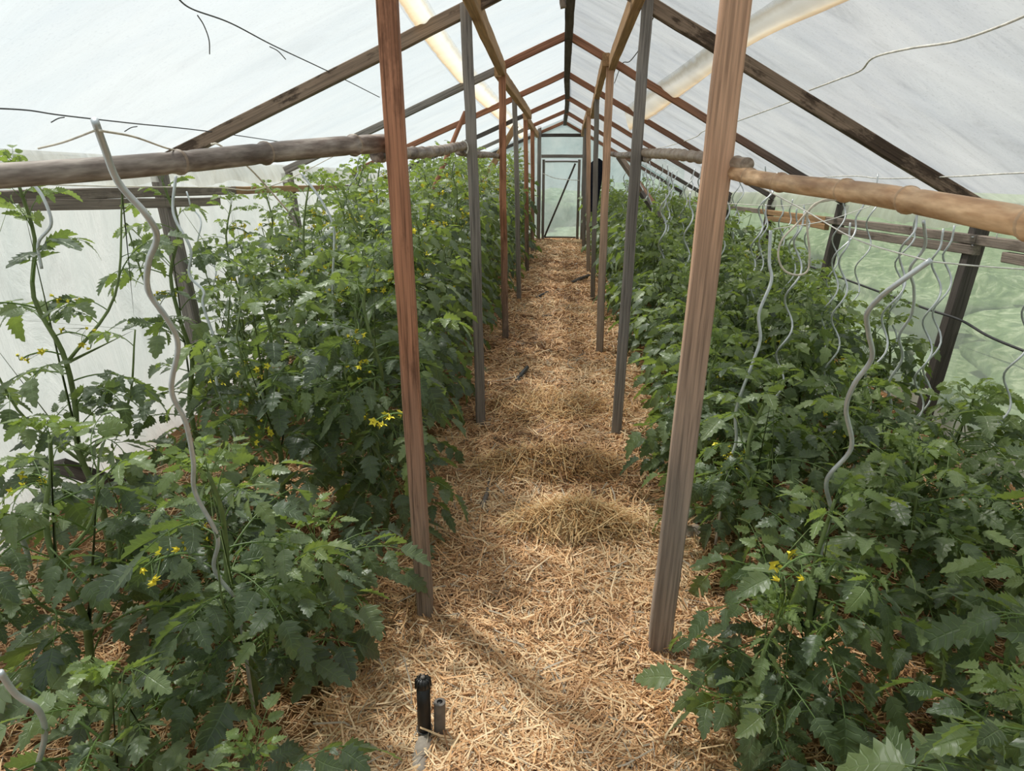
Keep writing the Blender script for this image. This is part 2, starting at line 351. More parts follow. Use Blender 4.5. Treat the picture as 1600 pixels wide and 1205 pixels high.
def strands(name, n, xr, y0, y1, m, Lr=(.03, .11), Wr=(.0016, .0042), seed=1, xy=None, lift=.0, tilt=.18):
    g = np.random.default_rng(seed)
    if xy is None:
        y = np.exp(g.uniform(math.log(y0), math.log(y1), n)); x = g.uniform(xr[0], xr[1], n)
    else: x, y = xy(g, n)
    L = g.uniform(*Lr, n)*g.uniform(.6, 1.15, n); W = g.uniform(*Wr, n)*(1+.10*y)
    az = g.uniform(0, PI, n); dx, dy = np.cos(az), np.sin(az)
    tl = g.normal(0, tilt, n); bend = g.normal(0, .12, n)
    V = np.zeros((n, 6, 3)); z0 = g.uniform(.002, .022, n)+lift*g.uniform(0, 1, n)
    for k, t in enumerate((-.5, 0, .5)):
        bx = bend*L*(1-4*t*t)
        cx = x+dx*L*t-dy*bx; cy = y+dy*L*t+dx*bx
        cz = hgt(cx, cy)+z0+L*t*np.sin(tl)+np.abs(L*.5*np.sin(tl))*.6
        for s, sg in enumerate((-1, 1)):
            w = W*.5*sg*(1 if k == 1 else .75)
            V[:, k*2+s, 0] = cx-dy*w; V[:, k*2+s, 1] = cy+dx*w; V[:, k*2+s, 2] = cz+sg*W*.25*np.sin(az*7)
    b = (np.arange(n)*6)[:, None]
    Fc = np.concatenate([b+np.array([[0, 2, 3, 1]]), b+np.array([[2, 4, 5, 3]])])
    r = np.clip(g.beta(1.6, 1.35, n)-.04+.12*np.sin(2.3*x+1.1*y+2*np.sin(1.7*y))+.10*np.sin(5.1*y-3*x+2*np.sin(4*x)), 0, .88); r = np.where(g.random(n) < .05, 1., r); lu = np.zeros((n, 6, 3)); lu[:, :, 2] = r[:, None]; lu[:, :, 0] = .01
    o = bpy.data.objects.new(name, make_mesh(name, V.reshape(-1, 3), Fc, m, L=lu.reshape(-1, 3), smooth=False)); C.objects.link(o); return o
tag(strands('straw_mulch', 125000, (-.66, .62), 1.0, 14, M_STRAW, seed=3), 'loose golden straw mulch strewn along the central path', 'straw', kind='stuff')
tag(strands('long_straw', 11000, (-.66, .62), 1.0, 9, M_STRAW, seed=4, Lr=(.08, .17), Wr=(.003, .0055), tilt=.22), 'longer pale straw stalks scattered over the central path', 'straw', kind='stuff')
def beds(g, n):
    y = np.exp(g.uniform(math.log(.9), math.log(10), n)); x = g.uniform(.58, 2.2, n)*np.where(g.random(n) < .5, -1, 1); return x, y
tag(strands('bed_straw', 60000, None, 0, 0, M_STRAW, seed=5, xy=beds), 'loose straw mulch lying under the tomato plants in both beds', 'straw', kind='stuff')
def clump(cx, cy, sx, sy):
    return lambda g, n: (cx+g.normal(0, sx*.55, n), cy+g.normal(0, sy*.55, n))
for i, (c, lab) in enumerate([((.10, 2.80, .20, .09), 'golden matted hay clump on the path nearest the camera, between the second posts'),
                              ((-.03, 3.42, .34, .11), 'wide low ridge of matted hay lying across the path behind the nearest clump'),
                              ((.0, 4.35, .36, .2), 'loose hay heap on the path past the second pair of posts')]):
    o = strands('hay_clump', [4200, 2600, 2200][i], None, 0, 0, M_HAY, seed=20+i, xy=clump(*c), Lr=(.07, .2), Wr=(.0015, .003), lift=[.06, .04, .03][i], tilt=.3)
    tag(o, lab, 'hay')

# ------------------------------------------------------------------ roof, walls
def roof():
    mb = MB(); ys = np.linspace(FY0, FY1, 260); ns = 40
    for mi, side in enumerate((-1, 1)):
        V = []
        for y in ys:
            fr = ((y-YK[0])/1.98) % 1.0; bl = math.sin(PI*fr)
            for j in range(ns):
                s = j/(ns-1)*1.015
                x = ridge_x(y)+(side*(WX+.01)-ridge_x(y))*s
                z = ridge_z(y)+(eave_z(side, y)-ridge_z(y))*s+.045
                z += .035*bl*math.sin(PI*min(s, 1))
                z += .012*mnoise.noise(Vector((x*1.1, y*3.3, side*3)))*min(1, 4*s)+.005*mnoise.noise(Vector((x*3+y*5, y*9, side)))
                V.append((x, y, z))
        n = len(ys); i = np.arange(n*ns).reshape(n, ns)
        Fc = np.stack([i[:-1, :-1], i[:-1, 1:], i[1:, 1:], i[1:, :-1]], -1).reshape(-1, 4)
        mb.add(V, Fc, mi=mi)
    o = mb.build('ceiling', [F_LEFT, F_RIGHT]); o['kind'] = 'structure'
roof()
def wallx(side, z):   # walls lean in towards their foot
    return side*(WX-.10*(1-min(1, z/1.2)))
def side_wall(side, name, m):
    ys = np.linspace(FY0, FY1, 200); V = []; nz = 14
    for y in ys:
        top = eave_z(side, y)+.03
        for j in range(nz):
            z = -.12+(top+.12)*j/(nz-1)
            V.append((wallx(side, z)+side*.045+.012*mnoise.noise(Vector((y*2.2, z*1.2, side)))+.006*mnoise.noise(Vector((y*6, z*5, side))), y, z))
    n = len(ys); i = np.arange(n*nz).reshape(n, nz)
    Fc = np.stack([i[:-1, :-1], i[:-1, 1:], i[1:, 1:], i[1:, :-1]], -1).reshape(-1, 4)
    mb = MB(); mb.add(V, Fc); o = mb.build(name, m); o['kind'] = 'structure'
side_wall(-1, 'wall_left', F_WLEFT); side_wall(1, 'wall_right', F_WRIGHT)
def flap(side, lab):
    ys = np.linspace(FY0, FY1, 420); V = []; nz = 6
    for y in ys:
        rag = .10+.035*mnoise.noise(Vector((y*2.3, 4, side)))+.015*mnoise.noise(Vector((y*9, 1, side)))
        for j in range(nz):
            t = j/(nz-1); V.append((side*(WX+.01-.055*math.sin(t*1.5))-side*.012*mnoise.noise(Vector((y*6, t*2, side))), y, eave_z(side, y)+.045-t*(rag+.045)))
    n = len(ys); i = np.arange(n*nz).reshape(n, nz); mb = MB()
    mb.add(V, np.stack([i[:-1, :-1], i[:-1, 1:], i[1:, 1:], i[1:, :-1]], -1).reshape(-1, 4)); tag(mb.build('film_flap', F_FLAP), lab, 'plastic film')
F_FLAP = film('flap_film', (.93, .92, .88), .35, (.9, .88, .84), .4, .5, scale=4)
flap(-1, 'whitish ragged lower edge of the roof film above the left wall boards'); flap(1, 'whitish ragged lower edge of the roof film above the right wall boards')
def gable(name, y, m, hole=None):
    xs = list(np.linspace(-WX, WX, 45))
    if hole: xs = sorted(set(xs+[hole[0], hole[1]]))
    V = []; Fc = []; nz = 14
    for x in xs:
        top = roof_z(x, y)+.03
        hs = [0]*0
        zs = list(np.linspace(-.1, top, nz))
        if hole: zs = list(np.linspace(-.1, hole[2], 9))+list(np.linspace(hole[2], top, 6))[1:]
        for z in zs: V.append((x, y+.012*mnoise.noise(Vector((x*4, z*3, 0))), z))
    for i in range(len(xs)-1):
        for j in range(nz-1):
            if hole and hole[0]-1e-6 <= xs[i] and xs[i+1] <= hole[1]+1e-6 and j < 8: continue
            Fc.append([i*nz+j, (i+1)*nz+j, (i+1)*nz+j+1, i*nz+j+1])
    mb = MB(); mb.add(V, Fc); o = mb.build(name, m); o['kind'] = 'structure'; return o
EY = 14.0
DX0, DX1, DZ = -.345, .385, 1.47
gable('wall_back', EY, F_END, (DX0, DX1, DZ)); gable('wall_front', FY0, F_END)
# far door: film sheet in a thin frame with one diagonal
door = empty('door_1', ((DX0+DX1)/2, EY-.02, 0)); door['kind'] = 'structure'
def loc(o, parent):
    o.parent = parent; o.matrix_parent_inverse = Matrix.Translation(-Vector(parent.location))
mb = MB()
xs = np.linspace(DX0+.02, DX1-.02, 12); zs = np.linspace(.02, DZ-.02, 20)
V = [(x, EY-.02+.012*mnoise.noise(Vector((x*5, z*4, 2))), z) for z in zs for x in xs]; i = np.arange(240).reshape(20, 12)
mb.add(V, np.stack([i[:-1, :-1], i[:-1, 1:], i[1:, 1:], i[1:, :-1]], -1).reshape(-1, 4)); loc(mb.build('door_film', F_END), door)
for a, b in (((DX0+.03, 0), (DX0+.03, DZ)), ((DX1-.03, 0), (DX1-.03, DZ)), ((DX0+.06, DZ-.035), (DX1-.06, DZ-.035)), ((DX0+.06, .03), (DX1-.06, .03))):
    loc(beam('door_frame', (a[0], EY-.055, a[1]), (b[0], EY-.055, b[1]), .05, .03, W_GREY), door)
loc(beam('door_brace', (-.28, EY-.09, .04), (.28, EY-.09, 1.40), .035, .02, W_DARK), door)
cable('string', [at(848, 271, Y=13.85), at(870, 279, Y=13.85), at(905, 282, Y=13.85)], .006, M_CORD, 'white string stretched across the far door', 'string')
# far gable timbers
def T(name, a, b, w, d, m, label, cat, group=None, **k): return tag(beam(name, a, b, w, d, m, **k), label, cat, group)
T('door_post', (-.40, 13.92, -.05), (-.40, 13.92, 2.06), .07, .07, W_GREY, 'grey timber jamb on the left side of the far door', 'post')
T('door_post', (.445, 13.92, -.05), (.445, 13.92, 2.04), .07, .07, W_GREY, 'grey timber jamb on the right side of the far door', 'post')
T('lintel', (-.36, 13.93, 1.53), (.41, 13.93, 1.53), .07, .06, W_GREY, 'weathered timber lintel directly above the far door', 'beam')
T('cross_beam', (-.40, 13.93, 1.90), (.445, 13.93, 1.90), .05, .06, W_DARK, 'thin dark cross beam high above the far door under the gable', 'beam')

# ------------------------------------------------------------------ timber frames
ordn = ['nearest', 'second', 'third', 'fourth', 'fifth', 'sixth', 'seventh']
wall_off = .0
# wall posts
for k, y in enumerate(YK):
    for side, sn in ((-1, 'left'), (1, 'right')):
        top = eave_z(side, y)
        if k == 0: continue
        x1 = side*(WX-.03) ; x0 = side*(WX-.16)
        lab = 'dark weathered stud against the %s film wall, %s along the wall' % (sn, ordn[k-1])
        if side > 0 and k == 2: lab = 'dark grey wall stud at the right edge of the photo with screws beside it'
        if side < 0 and k == 2: lab = 'leaning dark wall stud on the left below the nearest mottled rafter foot'
        T('wall_post', (x0, y, -.08), (x1, y, top-.02), .075, .075, W_DARK if side > 0 else W_GREY, lab, 'post', seed=k*3+side)
# wall plates, board pieces joined end on end
for side, sn, m in ((-1, 'left', W_PLATE), (1, 'right', W_PLATE)):
    spl = [FY0+.1, 2.3, 4.9, 7.2, 9.9, 13.9] if side < 0 else [FY0+.1, 3.98, 6.2, 8.2, 11., 13.9]
    for i in range(len(spl)-1):
        y0, y1 = spl[i], spl[i+1]-.01
        zo = .15 if side < 0 else .15
        x = side*(WX-.085)
        for j, dz in enumerate((0, -.055)):
            if j == 1 and (i in (3, 4) or (side < 0 and i != 1)): continue
            T('wall_plate', (x, y0+(.6 if j and side < 0 else 0), eave_z(side, y0)-zo+dz), (x, y1-(.25 if j else 0), eave_z(side, y1)-zo+dz), .04, .052, m if i != 2 else W_OCHRE,
              '%s horizontal board on the %s wall, %s length from the camera' % ('lower' if j else 'upper', sn, ordn[i]), 'board', seed=i*7+j)
# aisle posts: base, top from the photo
PL = [((-.458, 2.157), (-.485, 2.12), 2.62, .055, .085, W_RED, 'reddish post with a grey streaked foot, nearest on the left of the path'),
      ((-.465, 4.12), (-.508, 4.08), 2.35, .06, .075, W_GREY, 'grey knotty post with grain swirls, second on the left of the path'),
      ((-.461, 6.14), (-.475, 6.06), 2.34, .055, .075, W_RED, 'reddish post standing third along the left of the path'),
      ((-.445, 8.0), (-.50, 8.04), 2.28, .05, .07, W_GREY, 'thin grey post fourth along the left of the path'),
      ((-.445, 10.05), (-.48, 10.02), 2.16, .055, .07, W_RED, 'reddish post fifth along the left of the path'),
      ((-.44, 12.0), (-.46, 12.0), 2.07, .06, .07, W_RED, 'reddish brown post sixth along the left of the path near the far door')]
PR = [((.375, 2.06), (.465, 2.12), 2.62, .075, .085, W_TAN, 'broad tan post with straight grain, nearest on the right of the path'),
      ((.366, 3.92), (.43, 4.08), 2.36, .06, .075, W_GREY, 'grey slim post, second on the right of the path'),
      ((.369, 5.87), (.375, 6.06), 2.31, .06, .075, W_TAN, 'tan post standing third along the right of the path'),
      ((.40, 8.0), (.37, 8.04), 2.24, .05, .07, W_GREY, 'dark grey post fourth along the right of the path'),
      ((.43, 10.0), (.36, 10.02), 2.12, .055, .07, W_TAN, 'tan post fifth along the right of the path'),
      ((.42, 12.0), (.40, 12.0), 2.05, .06, .07, W_GREY, 'grey brown post sixth along the right of the path near the hanging coat')]
for i, (b, t, z, w, d, m, lab) in enumerate(PL+PR):
    z = min(z, roof_z(t[0], t[1])-.005)
    T('wooden_post', (b[0], b[1], -.06), (t[0], t[1], z), w, d, m, lab, 'post', seed=i*5+1, roll=.12 if i < 6 else -.1, rough=.004)
PX = {(-1, 0): (-.425, -.475), (-1, 1): (-.505, -.425), (-1, 2): (-.48, -.44), (1, 0): (.365, .385), (1, 1): (.335, .41), (1, 2): (.36, .40)}
# purlins on top of the aisle posts
for side, sn in ((-1, 'left'), (1, 'right')):
    x = side*.43+(.0 if side < 0 else -.0)
    xo = -.04 if side < 0 else .0
    for (y0, z0, y1, z1, w0, lab) in ((2.0, 2.46, 6.16, 2.30, 0, 'nearest ochre lengthwise beam carried by the %s path posts'), (5.98, 2.34, 10.1, 2.13, 1, 'second ochre lengthwise beam over the %s path posts, overlapping the first'), (9.98, 2.17, 13.9, 1.99, 2, 'last ochre lengthwise beam over the %s path posts near the far end')):
        xa, xb = PX[(side, w0)]
        z0 = roof_z(xa, y0)-.052; z1 = roof_z(xb, y1)-.052
        a = (xa, y0, z0); b = (xb, y1, z1)
        T('purlin', a, b, .055, .095, W_OCHRE, lab % sn, 'beam', seed=int(y0*3)+side)
# ridge beam
rp = [FY0, 4.2, 8.2, 13.95]
for i in range(3):
    y0, y1 = rp[i], rp[i+1]
    T('ridge_beam', (ridge_x(y0)+.005, y0, ridge_z(y0)-.035), (ridge_x(y1)+.005, y1, ridge_z(y1)-.035), .06, .12, W_DARK, '%s length of the dark grey ridge beam under the roof peak' % ordn[i], 'beam', seed=i)
T('wood_block', at(878, 0, Y=4.2), at(880, 12, Y=4.2), .03, .05, W_RED, 'short reddish block beside the ridge beam above the third frame', 'block')
# rafters
for k, y in enumerate(YK):
    for side, sn in ((-1, 'left'), (1, 'right')):
        if k == 0: m = W_GREY
        elif k == 2: m = W_MOTT if side < 0 else W_DARK
        elif k == 1: m = W_GREY
        else: m = W_REDR
        apex = Vector((ridge_x(y), y, ridge_z(y)-.03)); foot = Vector((side*(WX-.02), y, eave_z(side, y)-.0))
        if k == 2: m = W_MOTT
        if k == 0: lab = 'grey rafter on the %s slope just beside the camera' % sn
        elif k == 1: lab = 'grey rafter on the %s slope at the nearest post pair' % sn
        elif k == 2: lab = 'broad mottled dark rafter with stripped bark patches on the %s slope' % sn
        else: lab = 'reddish rafter on the %s slope at the %s post pair' % (sn, ordn[k-1])
        if k == 7: lab = 'last rafter on the %s slope against the far gable' % sn
        wd = .07 if k == 2 else .055
        if k >= 3 and side > 0: T('rafter', apex, foot, .06, wd, W_FADE, lab, 'rafter', seed=k+side)
        elif k >= 3:   # inner half reddish, outer half older dark wood, spliced at the purlin
            sx = apex.lerp(foot, .24 if side < 0 else .62)
            T('rafter', apex, sx, .06, wd, W_REDR, lab, 'rafter', seed=k+side)
            T('rafter', sx+Vector((0, .01, -.005)), foot, .06, wd, W_GREY if k in (3, 6) and side < 0 else W_REDR if k in (4,) else W_DARK, lab.replace('reddish rafter', 'darker outer rafter piece').replace('last rafter', 'last outer rafter piece'), 'rafter', seed=k*2+side)
        else:
            T('rafter', apex, foot, .06, wd, m, lab, 'rafter', seed=k+side)
# braces seen between the left posts and on the right
T('brace_pole', at(727, 175, Y=6.0), at(672, 308, Y=5.7), .035, .035, W_REDR, 'thin round brace pole slanting down left behind the second left post', 'brace', bev=.012)
T('brace_plank', at(806, 196, Y=9.9), at(748, 296, Y=9.7), .08, .03, W_OCHRE, 'wide pale brace plank slanting between the third and fourth left posts', 'brace')
T('brace_plank', at(966, 243, Y=8.5), at(1020, 320, Y=8.2), .05, .10, W_RED, 'brown brace plank slanting down right behind the second right post', 'brace')
T('brace_plank', at(1002, 302, Y=7.9), at(1042, 356, Y=7.6), .04, .07, W_DARK, 'dark broken brace end standing out of the right hand foliage', 'brace')
T('wooden_board', at(85, 725, Y=2.75), at(190, 760, Y=2.95), .16, .03, W_DARK, 'dark old board on edge at the foot of the left wall', 'board')

# ------------------------------------------------------------------ bamboo rails
def bamboo_rail(a, b, r0, r1, m, label, node=.26, seed=0, hollow=None):
    a = Vector(a); b = Vector(b); L = (b-a).length; g = np.random.default_rng(seed)
    zs = [0]; nodes = []; z = node*g.uniform(.3, .9)
    while z < L-.05: nodes.append(z); z += node*g.uniform(.8, 1.2)
    P = []; Rr = []
    for q in np.linspace(0, L, int(L/.012)):
        r = r0+(r1-r0)*q/L; dn = min([abs(q-n) for n in nodes]+[9])
        r *= 1+.14*math.exp(-(dn/.009)**2)-.07*math.exp(-((dn-.022)/.011)**2)
        s = math.sin(PI*q/L)
        P.append((.008*s*math.sin(q*3+seed)+.003*math.sin(q*9), .008*s*math.sin(q*2+1+seed), q)); Rr.append(r)
    root = empty('bamboo_rail', a); tag(root, label, 'rail', None)
    mb = MB(); mb.add(*tube(P, Rr, 18)); c = mb.build('cane', m, root)
    PP = np.array(P)
    for n in nodes:
        c0 = np.array([np.interp(n, PP[:, 2], PP[:, q]) for q in range(3)]); r = (r0+(r1-r0)*n/L); mb = MB()
        rg = [c0+np.array([0, 0, d]) for d in (-.0045, -.002, .002, .0045)]
        V, Fc = tube(rg, [r*1.02, r*1.165, r*1.165, r*1.02], 20, cap=False); mb.add(V, Fc); mb.build('node_ring', B_NODE if m is B_TAN else B_PALE, c)
    root.rotation_mode = 'QUATERNION'; root.rotation_quaternion = (b-a).to_track_quat('Z', 'Y')
    return root
bamboo_rail(at(604, 224, Y=2.2), at(-30, 277, Y=1.08), .027, .0195, B_GREY, 'dark weathered bamboo rail crossing the upper left from the nearest left post', .3, 1)
bamboo_rail(at(588, 243, Y=2.14), at(730, 228, Y=4.15), .020, .021, B_GREY, 'knotty grey bamboo rail between the first and second left posts', .15, 2)
bamboo_rail(at(716, 236, Y=4.0), at(785, 246, Y=6.5), .021, .017, B_GREY, 'crooked grey bamboo rail between the second and third left posts', .13, 3)
ra, rb = at(1138, 268, Y=2.12), at(1600, 352, Y=.80)
bamboo_rail(ra, ra+(rb-ra)*1.14, .0195, .0165, B_TAN, 'warm tan bamboo rail running from the nearest right post past the right edge', .27, 4)
bamboo_rail(at(1168, 257, Y=1.95), at(1003, 238, Y=4.1), .0175, .022, B_PALE, 'pale knobbly bamboo rail between the nearest and second right posts with a cut end showing', .13, 5)
bamboo_rail(at(1012, 247, Y=3.95), at(955, 240, Y=6.4), .021, .018, B_GREY, 'grey bamboo rail between the second and third right posts', .13, 6)

# ------------------------------------------------------------------ yellowed sagging folds of the film
def fold_mat():
    m, nt, o = mat('yellowed_fold_film'); at_ = N(nt, 'Attribute', attribute_name='luv'); sx = N(nt, 'SeparateXYZ'); nt.links.new(at_.outputs['Vector'], sx.inputs[0])
    tc = N(nt, 'TexCoord'); n = N(nt, 'TexNoise'); setin(n, Scale=7., Detail=6., Roughness=.6); nt.links.new(tc.outputs['Object'], n.inputs['Vector'])
    a = N(nt, 'Math', operation='MULTIPLY_ADD'); nt.links.new(n.outputs['Fac'], a.inputs[0]); a.inputs[1].default_value = .22; nt.links.new(sx.outputs['X'], a.inputs[2])
    r = ramp(nt, [(.12, (.80, .80, .78)), (.22, (.66, .60, .50)), (.34, (.90, .86, .78)), (.55, (.88, .80, .66)), (.78, (.84, .67, .45)), (.93, (.66, .48, .30)), (1., (.80, .80, .80))], a.outputs[0])  # yellowed film tones; darker stops near both edges paint the fold's shading
    al = ramp(nt, [(.1, (.9, .9, .9)), (.2, (.25, .25, .25)), (.8, (.2, .2, .2)), (.95, (.35, .35, .35)), (1., (.9, .9, .9))], a.outputs[0])
    tl = N(nt, 'BsdfTranslucent'); tr = N(nt, 'BsdfTransparent'); df = N(nt, 'BsdfDiffuse'); nt.links.new(r.outputs[0], tl.inputs[0]); nt.links.new(r.outputs[0], tr.inputs[0]); nt.links.new(r.outputs[0], df.inputs[0])
    m0 = N(nt, 'MixShader'); m0.inputs[0].default_value = .2; nt.links.new(tl.outputs[0], m0.inputs[1]); nt.links.new(df.outputs[0], m0.inputs[2])
    m1 = N(nt, 'MixShader'); nt.links.new(al.outputs[0], m1.inputs[0]); nt.links.new(m0.outputs[0], m1.inputs[1]); nt.links.new(tr.outputs[0], m1.inputs[2]); nt.links.new(m1.outputs[0], o.inputs[0]); return m
M_FOLD = fold_mat()
def fold(up, lo, label, drop):
    A = smooth_path(np.array([tuple(roof_pt(*p)) for p in up]), 16); B = smooth_path(np.array([tuple(roof_pt(*p)) for p in lo]), 16); ns = 16; V = []; U = []; n = len(A)
    for i in range(n):
        for j in range(ns):
            t = j/(ns-1); p = A[i]*(1-t)+B[i]*t; z = roof_z(p[0], p[1])+.022-drop*math.sin(PI*t)**.8*(1+.15*math.sin(i*.21))-.004*math.sin(t*14+i*.1)
            V.append((p[0], p[1], z)); U.append((t, i/n, 0))
    k = np.arange(n*ns).reshape(n, ns); mb = MB(); mb.add(V, np.stack([k[:-1, :-1], k[:-1, 1:], k[1:, 1:], k[1:, :-1]], -1).reshape(-1, 4), np.array(U))
    return tag(mb.build('film_fold', M_FOLD), label, 'plastic film')
fold([(640, -60), (665, 0), (722, 88), (772, 148), (822, 206)], [(585, -60), (620, 10), (690, 105), (752, 170), (812, 224)], 'yellowed overlapping fold of plastic film under the left roof slope', .03)
fold([(1290, -60), (1215, 0), (1125, 62), (1062, 110), (1010, 146), (975, 172)], [(1450, -60), (1335, 2), (1168, 74), (1085, 140), (1030, 180), (985, 208)], 'yellowed sagging fold of plastic film under the right roof slope', .05)
def on_roof(pts, dz=-.0): return [tuple(roof_pt(*p)+Vector((0, 0, dz))) for p in pts]
cable('roof_wire', on_roof([(275, -5), (300, 14), (360, 36), (425, 70), (495, 103), (530, 120), (593, 152)]), .0028, M_WIRE, 'thin dark wire strung high over the left roof film', 'wire')
cable('wire_end', on_roof([(308, 19), (318, 35), (326, 58), (327, 80)], -.01), .0022, M_WIRE, 'loose wire tail dangling from the high left roof wire', 'wire')
cable('wire_end', on_roof([(421, 69), (434, 76), (446, 89)], -.01), .0022, M_WIRE, 'short twisted wire end on the left roof wire before the mottled rafter', 'wire')
cable('roof_wire', on_roof([(-40, 168), (40, 172), (95, 180), (200, 192), (330, 206), (480, 228)]), .0028, M_WIRE, 'lower dark wire sagging over the left roof film above the plants', 'wire')
cable('wire_end', on_roof([(100, 179), (90, 181), (79, 187)], -.01), .0022, M_WIRE, 'short wire twist on the lower left roof wire', 'wire')
cable('wire_end', on_roof([(214, 194), (204, 196), (194, 202)], -.01), .0022, M_WIRE, 'second short wire twist on the lower left roof wire', 'wire')
cable('cord', on_roof([(1640, 8), (1560, 42), (1490, 65), (1420, 76), (1365, 90), (1345, 110), (1310, 124), (1265, 141)]), .0042, M_CORD, 'wavy pale cord across the nearest right roof bay', 'cord')
cable('cord', on_roof([(1240, 157), (1200, 172), (1150, 190), (1100, 205), (1085, 215), (1045, 228), (1025, 232)]), .0042, M_CORD, 'wavy pale cord across the second right roof bay', 'cord')
cable('cord', on_roof([(1650, 268), (1560, 272), (1490, 276), (1380, 279), (1330, 275), (1255, 279)]), .0035, M_CORD, 'thin pale cord low on the right roof film', 'cord')
cable('roof_wire', on_roof([(1032, 12), (1018, 33), (1010, 60), (985, 95), (972, 100), (960, 130)]), .0035, M_WIRE, 'thin dark wire looping beside the second right post top', 'wire')
# strings
cable('string', [at(60, 232, Y=1.15), at(100, 222, Y=1.1), at(148, 204, Y=1.02)], .0016, M_TWINE, 'pale string tied left of the nearest left stake top', 'string')
cable('string', [at(156, 204, Y=1.02), at(210, 214, Y=1.2), at(262, 232, Y=1.4), at(300, 240, Y=1.6)], .0018, M_TWINE, 'pale string running right from the nearest left stake top', 'string')
cable('string', [at(330, 225, Y=2.0), at(345, 228, Y=2.0), at(392, 265, Y=2.1), at(450, 330, Y=2.3)], .0026, M_TWINE, 'curled pale twine hanging over the dark left bamboo rail', 'string')
cable('string', [at(-40, 283, Y=2.4), at(120, 290, Y=2.6), at(330, 293, Y=2.9), at(420, 292, Y=3.1), at(530, 240, Y=4.0)], .0022, M_TWINE, 'long white string stretched over the left plants below the rail', 'string')
cable('string', [at(1130, 318, Y=4.2), at(1245, 321, Y=3.6), at(1380, 300, Y=3.4), at(1420, 320, Y=3.5)], .002, M_CORD, 'thin white string tied between stakes on the right side', 'string')
cable('string', [at(1208, 358, Y=2.9), at(1290, 345, Y=3.2), at(1360, 322, Y=3.6)], .0022, M_CORD, 'pale string sloping up from the bare stake on the right', 'string')
cable('string', [at(1130, 262, Y=2.2), at(1250, 325, Y=2.1), at(1340, 375, Y=1.9), at(1455, 409, Y=1.6)], .0018, M_CORD, 'string descending from the nearest right post to the bent stake tip', 'string')
cable('string', [at(1457, 409, Y=1.6), at(1530, 416, Y=1.7), at(1640, 424, Y=1.8)], .0018, M_CORD, 'string leaving the bent stake tip towards the right edge', 'string')
cable('twine_loop', [at(x, y, Y=2.9) for x, y in [(1320, 315), (1290, 312), (1268, 325), (1245, 350), (1222, 375), (1216, 400), (1225, 422), (1245, 430), (1262, 423), (1265, 395), (1262, 365), (1262, 335), (1275, 318), (1300, 312)]], .0042, M_TWINE, 'brown twine coil hanging below the tan bamboo rail', 'twine')
cable('tie_string', [at(x, y, Y=4.0) for x, y in [(722, 220), (728, 222), (731, 232), (729, 240)]], .004, M_CORD, 'white tie around the bamboo at the second left post', 'tie')
cable('wall_cable', [at(x, y, Y=yy) for x, y, yy in [(1220, 400, 5.8), (1330, 440, 4.9), (1440, 480, 4.15), (1500, 500, 3.85), (1550, 528, 3.5), (1650, 568, 3.1)]], .007, M_HOSE, 'black cable sagging along the right film wall', 'cable')
bx = beam('cable_clip', at(1566, 383, Y=3.9), at(1584, 384, Y=3.9), .045, .03, M_RISER); tag(bx, 'small black plastic box end under the right wall board', 'clip')
for i, (x, y) in enumerate([(1518, 371), (1518, 376 + 8)]):
    s = cable('screw', [at(x, y, Y=4.0), at(x+9, y-1, Y=4.0)], .005, M_ZINC, ['upper', 'lower'][i]+' screw poking from the right wall board beside the stud', 'screw', sm=2)
cable('tie_string', [at(x, y, Y=3.8) for x, y in [(1560, 361), (1557, 372), (1563, 381), (1572, 374)]], .003, M_CORD, 'small white tie loop hanging under the right wall board', 'tie')

# ------------------------------------------------------------------ things on the path
def on_floor(px, py, dz=0.):
    p = at(px, py, Z=0); return Vector((p.x, p.y, float(hgt(p.x, p.y))+dz))
b0 = on_floor(664, 1150); r = empty('sprinkler_riser', b0); tag(r, 'black slotted sprinkler riser standing in the straw at the lower left of the path', 'sprinkler')
mb = MB(); H = .215
mb.add(*tube([(0, 0, -.04), (0, 0, .05), (.001, 0, .12), (.002, 0, H-.022)], [.0195]*4, 20)); mb.build('riser_pipe', M_RISER, r)
mb = MB(); mb.add(*tube([(.002, 0, H-.024), (.002, 0, H-.02), (.002, 0, H-.002), (.002, 0, H+.004)], [.0195, .0225, .0215, .015], 20))
for k in range(12):
    a = k*PI/6; c, s = math.cos(a), math.sin(a)
    mb.add(*tube([(.002+.0235*c, .0235*s, H-.02), (.002+.022*c, .022*s, H+.001), (.002+.010*c, .010*s, H+.006)], .0014, 5))
cp = mb.build('slotted_cap', M_RISER, r)
mb = MB(); mb.add(*tube([(.002, 0, H+.003), (.002, 0, H+.010)], [.007, .006], 14)); mb.build('nozzle', M_PIPE, cp)
cable('tie_wire', [(.022*math.cos(t), .022*math.sin(t)-.0, .045+.003*math.sin(t)) for t in np.linspace(0, 6.2, 12)], .0016, M_WIRE, None, None, parent=r)
b1 = b0+Vector((.043, .005, 0)); r = empty('short_stake', b1); tag(r, 'short grey hollow stake with a round hole beside the sprinkler riser', 'stake')
mb = MB(); P, Fc = tube([(-.004, 0, -.05), (.0, 0, .05), (.003, 0, .135)], .0165, 18, cap=False); mb.add(P, Fc)
Pi, Fi = tube([(.003, 0, .135), (.003, 0, .136)], [.0165, .0085], 18, cap=False); mb.add(Pi, Fi)
mb.build('stake_tube', M_PIPE, r); mb = MB(); mb.add(*tube([(.003, 0, .09), (.003, 0, .1335)], .0085, 16)); mb.build('hole', M_RISER, r)
p2 = [on_floor(664, 1160, .012), on_floor(660, 1178, .016), on_floor(655, 1205, .010), on_floor(650, 1235, -.01)]
cable('ground_pipe', p2, .025, M_PIPED, 'dusty grey pipe half buried in straw in front of the sprinkler riser', 'pipe', n=16)
